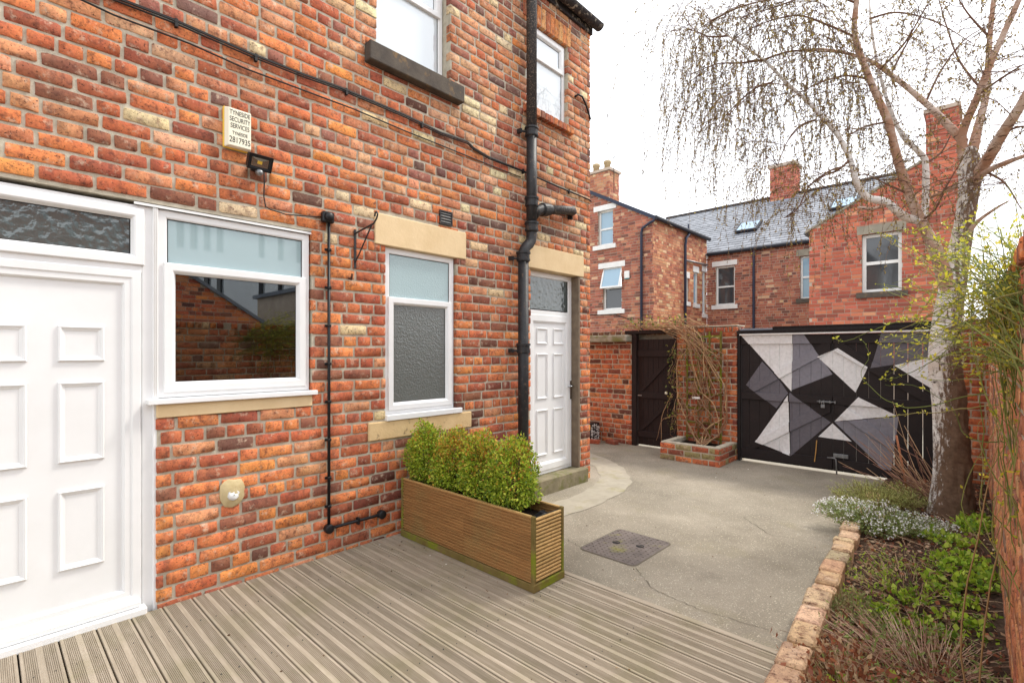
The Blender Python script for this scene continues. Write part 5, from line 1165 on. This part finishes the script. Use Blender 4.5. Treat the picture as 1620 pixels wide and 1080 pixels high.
for k in range(750):
    y_ = nr.uniform(1.5, 6.8); x_ = edge_x(y_) + .15 + nr.random() * (wall_x(y_) - edge_x(y_) - .2); a = nr.uniform(0, 6.28); l = nr.uniform(.05, .22); z_ = soil_z(x_, y_) + .012
    sp.append((np.array([(x_, y_, z_), (x_ + l * .5 * math.cos(a) + nr.normal() * .01, y_ + l * .5 * math.sin(a), z_ + nr.uniform(0, .03)), (x_ + l * math.cos(a), y_ + l * math.sin(a), z_ + nr.uniform(-.01, .02))]), .0022))
tag(strands(sp, L3((196, 170, 140), (150, 120, 96), (120, 92, 74)), 'twig_litter', None), 'pale dry twigs lying on the flower bed soil', 'twig litter', kind='stuff')
sp = []
for k in range(46):
    b0 = np.array([3.18 + nr.normal() * .07, 6.25 + nr.normal() * .1, .08]); L = nr.uniform(.35, .85); d = np.array([-.75 + nr.normal() * .35, nr.normal() * .25, .62 + nr.normal() * .2]); d /= np.linalg.norm(d)
    m_ = b0 + d * L * .5 + nr.normal(size=3) * .03; sp.append((np.array([b0, m_, b0 + d * L + nr.normal(size=3) * .05 + np.array([0, 0, .05])]), nr.uniform(.003, .006)))
bs = empty('bare_shrub', (3.18, 6.25, .06), 'leafless tan-stemmed shrub leaning out from the foot of the birch', 'shrub'); strands(sp, L3((190, 158, 126), (158, 122, 98), (140, 104, 90)), 'stems', bs)
tag(MB().tube([(2.985, 6.3, .05), (2.955, 6.3, .3), (2.895, 6.3, .66)], .009, 8).build('bamboo_cane', surf('cane', (176, 112, 76), (150, 92, 62), 20, .7, .1), smooth=True), 'single orange-brown garden cane stuck in the bed before the gates', 'cane')
rng = random.Random(21)
for k, (x, y_, r, c, lab) in enumerate(((2.84, 5.5, .10, (206, 172, 146), 'pale pink stone between the two clumps at the bed edge'), (3.30, 2.30, .028, (200, 150, 100), 'small tan pebble on bare soil in the near bed'))):
    mb = MB(); P = []
    for i in range(6):
        a = math.pi * i / 5; P.append((a,))
    pts = [(x, y_, soil_z(x, y_) - r * .2 + r * .75 * (1 - math.cos(math.pi * i / 6)) * .5) for i in range(7)]
    mb.tube(pts, [max(.004, r * math.sin(math.pi * i / 6) * rng.uniform(.85, 1.1)) for i in range(7)], 9); tag(jag(mb, k, r * .06).build('stone', surf('stone%d' % k, c, None, bump=.3), smooth=True), lab, 'stone')

# ------------------------------------------------------------------ silver birch
def at(px, py, Y):
    u = (px - 810) / FPX; v = (556 - py) / FPX; d = FW + u * RT + np.array([0, 0, v]); t = Y / d[1]; return CAM + d * t
def spline(pts, n=6):
    P = np.array(pts, float); out = []
    for i in range(len(P) - 1):
        p0, p1, p2, p3 = P[max(i - 1, 0)], P[i], P[i + 1], P[min(i + 2, len(P) - 1)]
        for t in np.linspace(0, 1, n, endpoint=False): out.append(.5 * (2 * p1 + (p2 - p0) * t + (2 * p0 - 5 * p1 + 4 * p2 - p3) * t * t + (3 * p1 - p0 - 3 * p2 + p3) * t ** 3))
    out.append(P[-1]); return np.array(out)
def barkmat(name, base, second, dark, low):
    m, ns, ls, b = newmat(name); p = pos(ns); mp = N(ns, 'ShaderNodeMapping'); mp.inputs['Scale'].default_value = (1.6, 1.6, 9); ls.new(p, mp.inputs['Vector'])
    c = mixc(ns, ls, ramp(ns, ls, noise(ns, ls, p, 5, 5, .65), [(.42, G0), (.62, G1)]), lin(base), lin(second))
    c = mixc(ns, ls, ramp(ns, ls, noise(ns, ls, mp.outputs[0], 6, 6, .72), [(.575, G0), (.61, G1)]), c, lin(dark))
    h = noise(ns, ls, mp.outputs[0], 14, 5, .7)
    if low:
        mp2 = N(ns, 'ShaderNodeMapping'); mp2.inputs['Scale'].default_value = (34, 34, 11); ls.new(p, mp2.inputs['Vector'])
        pl_ = noise(ns, ls, mp2.outputs[0], 1.2, 8, .75); sep = N(ns, 'ShaderNodeSeparateXYZ'); ls.new(p, sep.inputs[0])
        side = math_(ns, ls, 'MULTIPLY_ADD', sep.outputs[0], 1.5, -4.94)       # rough plates favour one side of the trunk and its foot
        lowf = math_(ns, ls, 'ADD', math_(ns, ls, 'MULTIPLY', math_(ns, ls, 'SUBTRACT', 1.75, sep.outputs[2]), .13), side)
        fis = math_(ns, ls, 'ADD', pl_, lowf); fm = ramp(ns, ls, fis, [(.52, G0), (.58, G1)])
        c = mixc(ns, ls, fm, c, mixc(ns, ls, noise(ns, ls, p, 30, 4), lin((58, 44, 36)), lin((150, 122, 100)))); h = math_(ns, ls, 'SUBTRACT', h, math_(ns, ls, 'MULTIPLY', fm, 1.5))
    ls.new(c, b.inputs['Base Color']); b.inputs['Roughness'].default_value = .75; b.inputs['Specular IOR Level'].default_value = .25
    bp = N(ns, 'ShaderNodeBump'); bp.inputs['Strength'].default_value = .6; bp.inputs['Distance'].default_value = .02; ls.new(h, bp.inputs['Height']); ls.new(bp.outputs['Normal'], b.inputs['Normal'])
    return m
M['birch'] = barkmat('birch_bark', (232, 228, 224), (208, 194, 182), (70, 58, 52), True)
M['birch_limb'] = barkmat('birch_limb_bark', (172, 132, 108), (206, 186, 172), (96, 70, 58), False)
tree = empty('birch_tree', (3.3, 6.0, .05), 'silver birch with forked trunk and drooping twigs growing in the flower bed', 'tree')
nr = np.random.default_rng(31)
def limb(name, pts, mat, n=10, wob=0):
    P = spline([tuple(at(a, b, Y)) + (r,) for a, b, Y, r in pts]); q = P[:, :3] + nr.normal(size=(len(P), 3)) * wob
    MB().tube(q, P[:, 3] * .88 * (1 + nr.normal(size=len(P)) * .03), n).build(name, mat, tree, smooth=True); return P
trunk_pts = ([(1507, 842, 6.0, .20), (1506, 785, 6.0, .155), (1505, 720, 6.0, .130), (1502, 640, 6.0, .122), (1495, 575, 5.98, .118), (1498, 510, 5.98, .104), (1508, 450, 5.98, .093), (1518, 395, 5.98, .08), (1527, 345, 5.98, .07), (1533, 300, 5.98, .075), (1535, 265, 5.98, .078), (1532, 235, 5.98, .05)])
from mathutils import noise as mnoise
P = spline([tuple(at(a, b, Y)) + (r,) for a, b, Y, r in trunk_pts], 14); mb = MB(); NS = 44; mb.tube(P[:, :3], P[:, 3], NS)
vs = []
for k, v in enumerate(mb.v):
    i_ = min(k // NS, len(P) - 1); c_ = P[i_, :3]; d_ = np.array(v) - c_; rough = max(0, min(1, (1.55 - v[2]) / .5)) * max(.12, min(1, .5 + (d_[0] * .75 - d_[1] * .25) / P[i_, 3]))
    q = mnoise.noise(Vector((v[0] * 26, v[1] * 26, v[2] * 7))) + .6 * mnoise.noise(Vector((v[0] * 60, v[1] * 60, v[2] * 22))); g_ = mnoise.noise(Vector((v[0] * 3, v[1] * 3, v[2] * 2.2)))
    vs.append(tuple(c_ + d_ * (1 + .06 * g_ + rough * .15 * q)))
mb.v = vs; mb.build('trunk', M['birch'], tree, smooth=True)

LB = {}
LB['a'] = limb('limb', [(1530, 262, 5.98, .055), (1522, 215, 5.95, .04), (1548, 150, 5.85, .034), (1572, 89, 5.8, .028), (1612, 0, 5.7, .022), (1640, -70, 5.6, .015)], M['birch_limb'])
LB['b'] = limb('limb', [(1525, 225, 5.96, .04), (1500, 198, 6.0, .034), (1464, 163, 6.1, .03), (1409, 118, 6.2, .025), (1368, 93, 6.25, .02), (1300, 78, 6.3, .013), (1240, 84, 6.3, .006)], M['birch_limb'])
LB['c'] = limb('limb', [(1540, 282, 5.98, .055), (1559, 258, 5.85, .048), (1587, 210, 5.6, .042), (1620, 158, 5.4, .036), (1670, 60, 5.2, .025)], M['birch_limb'])
LB['d'] = limb('limb', [(1538, 290, 5.98, .04), (1560, 272, 5.8, .028), (1590, 258, 5.6, .022), (1640, 240, 5.4, .014)], M['birch_limb'])
LB['e'] = limb('limb', [(1536, 250, 5.98, .05), (1550, 190, 6.1, .035), (1560, 150, 6.2, .03), (1566, 60, 6.3, .024), (1572, 0, 6.35, .02), (1580, -80, 6.4, .012)], M['birch_limb'])
LB['f'] = limb('limb', [(1530, 285, 5.98, .03), (1500, 300, 6.05, .022), (1470, 314, 6.1, .015), (1440, 335, 6.15, .006)], M['birch_limb'])
LB['g'] = limb('limb', [(1510, 480, 5.98, .08), (1492, 430, 5.9, .066), (1478, 390, 5.85, .058), (1457, 350, 5.8, .05), (1438, 307, 5.75, .044), (1420, 252, 5.7, .04), (1405, 193, 5.65, .036), (1376, 126, 5.6, .032), (1353, 59, 5.55, .028), (1355, 0, 5.5, .024), (1362, -80, 5.5, .015)], M['birch_limb'])
LB['h'] = limb('limb', [(1456, 350, 5.8, .04), (1430, 342, 5.7, .04), (1402, 320, 5.6, .038), (1372, 312, 5.5, .034), (1355, 288, 5.45, .03), (1345, 252, 5.4, .027), (1325, 213, 5.35, .024), (1300, 185, 5.3, .022), (1275, 158, 5.3, .020), (1245, 132, 5.3, .017), (1208, 95, 5.3, .013), (1152, 57, 5.3, .009), (1122, 35, 5.3, .006), (1082, 0, 5.3, .003)], M['birch'])
LB['i'] = limb('limb', [(1460, 352, 5.82, .03), (1464, 322, 5.95, .032), (1464, 258, 6.05, .030), (1455, 242, 6.1, .028), (1431, 218, 6.15, .025), (1413, 185, 6.2, .022), (1398, 140, 6.25, .018), (1385, 85, 6.3, .014), (1376, 11, 6.3, .01), (1380, -60, 6.3, .006)], M['birch'])
LB['j'] = limb('limb', [(1400, 325, 5.6, .022), (1380, 330, 5.5, .018), (1358, 328, 5.4, .014)], M['birch_limb'])
LB['k'] = limb('limb', [(1522, 380, 5.98, .04), (1545, 352, 5.9, .02), (1575, 330, 5.8, .012), (1596, 318, 5.7, .006)], M['birch_limb'])
# secondary branches
sec = []
for pts in ([(1208, 95, 5.3), (1170, 100, 5.25), (1132, 102, 5.2), (1085, 122, 5.15)], [(1222, 131, 5.3), (1195, 140, 5.2), (1158, 172, 5.1), (1132, 205, 5.0)], [(1152, 57, 5.3), (1120, 58, 5.4), (1095, 48, 5.5), (1056, 50, 5.5)], [(1122, 35, 5.3), (1167, 13, 5.4), (1215, 0, 5.5), (1260, -5, 5.6)],
            [(1208, 95, 5.3), (1240, 84, 5.4), (1270, 80, 5.5), (1330, 84, 5.7), (1390, 90, 5.9)], [(1345, 252, 5.4), (1325, 270, 5.3), (1300, 280, 5.2), (1270, 300, 5.1)], [(1290, 190, 5.3), (1265, 200, 5.2), (1245, 225, 5.15), (1230, 262, 5.1)],
            [(1330, 265, 5.4), (1310, 272, 5.3), (1280, 295, 5.25), (1262, 330, 5.2), (1240, 345, 5.2)], [(1376, 126, 5.6), (1340, 120, 5.5), (1300, 130, 5.3), (1260, 150, 5.2)], [(1353, 59, 5.55), (1310, 40, 5.4), (1260, 25, 5.2), (1200, 40, 5.1), (1150, 70, 5.0)], [(1355, 5, 5.5), (1300, -10, 5.4), (1230, 10, 5.2), (1170, 30, 5.1)],
            [(1405, 193, 5.65), (1370, 200, 5.5), (1340, 215, 5.4)], [(1438, 307, 5.75), (1400, 290, 5.6), (1370, 275, 5.5)], [(1392, 110, 6.2), (1430, 70, 6.1), (1460, 20, 6.0), (1490, -30, 6)], [(1409, 118, 6.2), (1440, 60, 6.3), (1470, 20, 6.3)], [(1464, 163, 6.1), (1490, 110, 6.2), (1530, 60, 6.3), (1590, 30, 6.3)],
            [(1548, 150, 5.85), (1590, 120, 5.7), (1640, 90, 5.6)], [(1587, 210, 5.6), (1620, 200, 5.5), (1650, 215, 5.4)], [(1560, 272, 5.8), (1590, 290, 5.7), (1615, 330, 5.6)], [(1560, 150, 6.2), (1520, 100, 6.3), (1500, 50, 6.4), (1480, -20, 6.4)], [(1566, 60, 6.3), (1530, 20, 6.3), (1500, -30, 6.3)], [(1376, 30, 6.3), (1420, 20, 6.2), (1480, 35, 6.1), (1540, 70, 6.0)], [(1464, 258, 6.05), (1490, 240, 6.2), (1510, 200, 6.3)], [(1457, 350, 5.8), (1480, 330, 5.7), (1500, 290, 5.6), (1530, 240, 5.5)]):
    P = spline([at(*p) for p in pts], 6); sec.append(P)
mb = MB()
BR = L3((112, 84, 70), (92, 68, 58), (134, 104, 86))
for P in sec: mb.tube(P, np.linspace(.011, .003, len(P)), 6, cap=False, col=BR[0])
# drooping twigs and small leaves
tw = []; LP = []; LD = []
def twig(p, d, L, droop):
    droop *= 1.7
    pts = [p.copy()]; d = d / (np.linalg.norm(d) + 1e-9); st = .055
    for k in range(int(L / st)):
        d = d + np.array([0, 0, -droop]) + nr.normal(size=3) * .07; d /= np.linalg.norm(d); p = p + d * st; pts.append(p.copy())
    if len(pts) < 3: return
    tw.append((np.array(pts), .0022)); m = int(L / .017)
    idx = nr.uniform(.12, 1, m) * (len(pts) - 1); i0 = np.minimum(idx.astype(int), len(pts) - 2); t = (idx - i0)[:, None]; A = np.array(pts)
    LP.append(A[i0] * (1 - t) + A[i0 + 1] * t + nr.normal(size=(m, 3)) * .003); LD.append(nr.normal(size=(m, 3)) * .5 + np.array([0, 0, -1.]))
def branchlets(P, count, Lr, droop, twigs, Lt):
    for k in range(count):
        i = nr.integers(len(P) // 4, len(P)); p = P[i].copy(); a = nr.uniform(0, 6.28); d = np.array([math.cos(a) * 1.0 - .25, math.sin(a), nr.uniform(-.1, .7)]); d /= np.linalg.norm(d); L = nr.uniform(*Lr); pts = [p.copy()]
        for s in range(int(L / .07)):
            d = d + np.array([0, 0, -.06]) + nr.normal(size=3) * .08; d /= np.linalg.norm(d); p = p + d * .07; pts.append(p.copy())
        if len(pts) > 2: tw.append((np.array(pts), .0045))
        for s in range(twigs): q = pts[nr.integers(len(pts) // 3, len(pts))]; twig(q, d * .5 + nr.normal(size=3) * .5, nr.uniform(*Lt), droop)
for P in sec[:5] + sec[8:11]: branchlets(P, 10, (.2, .7), .12, 7, (.4, 1.5))
for P in sec[5:8] + sec[11:13]: branchlets(P, 6, (.2, .5), .12, 5, (.3, .9))
for P in sec[13:]: branchlets(P, 6, (.2, .6), .07, 4, (.2, .7))
for k_, c in (('a', 8), ('b', 10), ('c', 6), ('e', 8), ('g', 7), ('i', 6)): branchlets(LB[k_][len(LB[k_]) // 3:, :3], c, (.3, .9), .08, 4, (.25, .8))
branchlets(LB['h'][40:, :3], 16, (.3, .9), .12, 6, (.6, 1.6))
for p_, r in tw:
    mb.tube(p_, np.linspace(r, r * .45, len(p_)), 3, cap=False, col=BR[nr.integers(3)])
o = mb.build('twigs', M['twig'], tree, smooth=True, fix=False); o['kind'] = 'stuff'
LP = np.concatenate(LP); LD = np.concatenate(LD); n = len(LP)
cols = palette([(150, 128, 62), (118, 98, 62), (96, 80, 58), (176, 156, 72)], [2, 3, 2, 1], n, nr)
Vv, Ff, C = leaf_cloud(LP, LD, .0225, cols, nr, .42, .3)
link('crown', np_mesh('crown', Vv, Ff, C), M['leaf'], tree)['kind'] = 'stuff'
print('twigs', len(tw), 'leaves', n)

# ------------------------------------------------------------------ broom-like shrub against the boundary wall
sh = empty('spring_shrub', (3.55, 3.0, .1), 'large arching green-stemmed shrub with yellow-green buds against the boundary wall on the right', 'shrub')
nr = np.random.default_rng(55); sp = []; LP = []; LD = []
def wander(pts, wob, n=6):
    P = spline(pts, n); w = nr.normal(size=P.shape) * wob; w[1:-1] = (w[:-2] + w[1:-1] + w[2:]) / 3; w[0] = 0; return P + w
def buds(P, k, start=.3):
    for j in range(k):
        i = nr.integers(int(len(P) * start), len(P)); q = P[i]
        for l in range(nr.integers(2, 4)): LP.append(q + nr.normal(size=3) * .004); LD.append(nr.normal(size=3) * .6 + np.array([0, 0, .5]))
for k in range(240):         # arching stems sweeping along the wall and out over the bed
    y0 = nr.uniform(420, 620); e = nr.uniform(350, 600); xe = 1620 - 230 * nr.random() ** 1.6; Y0 = nr.uniform(2.2, 2.7); Y1 = nr.uniform(2.7, 4.2)
    a = at(nr.uniform(1615, 1680), y0, Y0); b_ = at(xe, e, Y1); mid = (a + b_) / 2 + np.array([0, 0, nr.uniform(-.05, .16)])
    P = wander([a, mid, b_], .010); sp.append((P, nr.uniform(.0016, .0028))); buds(P, 5)
for k in range(40):          # upright shoots at the frame edge
    a = at(nr.uniform(1585, 1660), nr.uniform(600, 760), nr.uniform(2.5, 3.2)); b_ = a + np.array([-nr.uniform(-.02, .12), nr.uniform(-.1, .4), nr.uniform(.5, .95)])
    P = wander([a, (a + b_) / 2 + nr.normal(size=3) * .04, b_], .012); sp.append((P, nr.uniform(.0016, .0026))); buds(P, 5)
for k in range(26):          # lower stems in front of the brickwork
    a = at(nr.uniform(1590, 1660), nr.uniform(820, 1000), nr.uniform(2.4, 3.0)); b_ = a + np.array([nr.uniform(-.10, .0), nr.uniform(-.1, .3), nr.uniform(.3, .7)])
    P = wander([a, (a + b_) / 2 + nr.normal(size=3) * .04, b_], .014); sp.append((P, nr.uniform(.0016, .0026))); buds(P, 2)
for pts in ([(1560, 620, 3.6), (1480, 640, 3.9), (1420, 640, 4.1), (1365, 600, 4.3), (1375, 560, 4.35), (1360, 535, 4.4)], [(1570, 560, 3.5), (1500, 560, 3.8), (1440, 590, 4.0), (1400, 600, 4.1), (1440, 570, 4.0)], [(1580, 640, 3.4), (1500, 650, 3.7), (1440, 655, 3.9), (1385, 662, 4.0)], [(1575, 530, 3.4), (1480, 500, 3.6), (1400, 515, 3.8), (1340, 540, 3.9), (1320, 535, 3.95)], [(1590, 480, 3.3), (1520, 430, 3.4), (1450, 400, 3.5), (1400, 372, 3.6), (1375, 365, 3.6)], [(1590, 520, 3.3), (1500, 470, 3.5), (1430, 455, 3.6), (1385, 450, 3.7)], [(1590, 560, 3.4), (1520, 545, 3.6), (1460, 520, 3.8), (1390, 545, 3.95)], [(1590, 700, 3.4), (1530, 690, 3.6), (1500, 640, 3.7), (1450, 610, 3.8), (1400, 610, 3.9)], [(1600, 500, 3.1), (1540, 470, 3.2), (1480, 470, 3.3), (1430, 440, 3.4)]):
    P = wander([at(*p) for p in pts], .006, 8); sp.append((P, .0032)); buds(P, 9, .2)
strands(sp, L3((112, 124, 62), (134, 140, 76), (94, 106, 54), (150, 142, 90)), 'stems', sh)
sp = []
for k in range(2):
    y0 = nr.uniform(2.1, 2.4); b0 = np.array([wall_x(y0) - .07, y0, .06]); P = wander([b0, b0 + np.array([nr.uniform(-.12, .03), nr.uniform(-.2, .2), .4]), b0 + np.array([nr.uniform(-.06, .03), nr.uniform(-.15, .15), nr.uniform(.8, 1.3)])], .012); sp.append((P, nr.uniform(.003, .004)))
strands(sp, L3((150, 122, 84), (132, 112, 76)), 'old_stems', sh)
LP = np.array(LP); LD = np.array(LD); cols = palette([(206, 200, 62), (180, 184, 66), (222, 206, 80)], [2, 2, 1], len(LP), nr)
Vv, Ff, C = leaf_cloud(LP, LD, .020, cols, nr, .5, .4); link('buds', np_mesh('buds', Vv, Ff, C), M['leaf'], sh)['kind'] = 'stuff'

# petals and leaf scraps blown onto the decking and concrete
nr = np.random.default_rng(12); Q = np.array([(nr.uniform(.2, 2.5), nr.uniform(.6, 2.3), .004) for k in range(26)] + [(nr.uniform(.1, 1.6), nr.uniform(2.1, 2.33), .004) for k in range(30)] + [(nr.uniform(.8, 2.6), nr.uniform(2.85, 7.2), -.05) for k in range(70)])
cols = palette([(226, 222, 210), (150, 120, 84), (110, 84, 60)], [1, 2, 2], len(Q), nr); d = nr.normal(size=Q.shape); d[:, 2] = .1
Vv, Ff, C = leaf_cloud(Q, d, .016, cols, nr, .6, .1); sc_ = link('leaf_scraps', np_mesh('leaf_scraps', Vv, Ff, C), M['leaf']); tag(sc_, 'pale petals and dead leaf scraps scattered on decking and concrete', 'debris', kind='stuff')
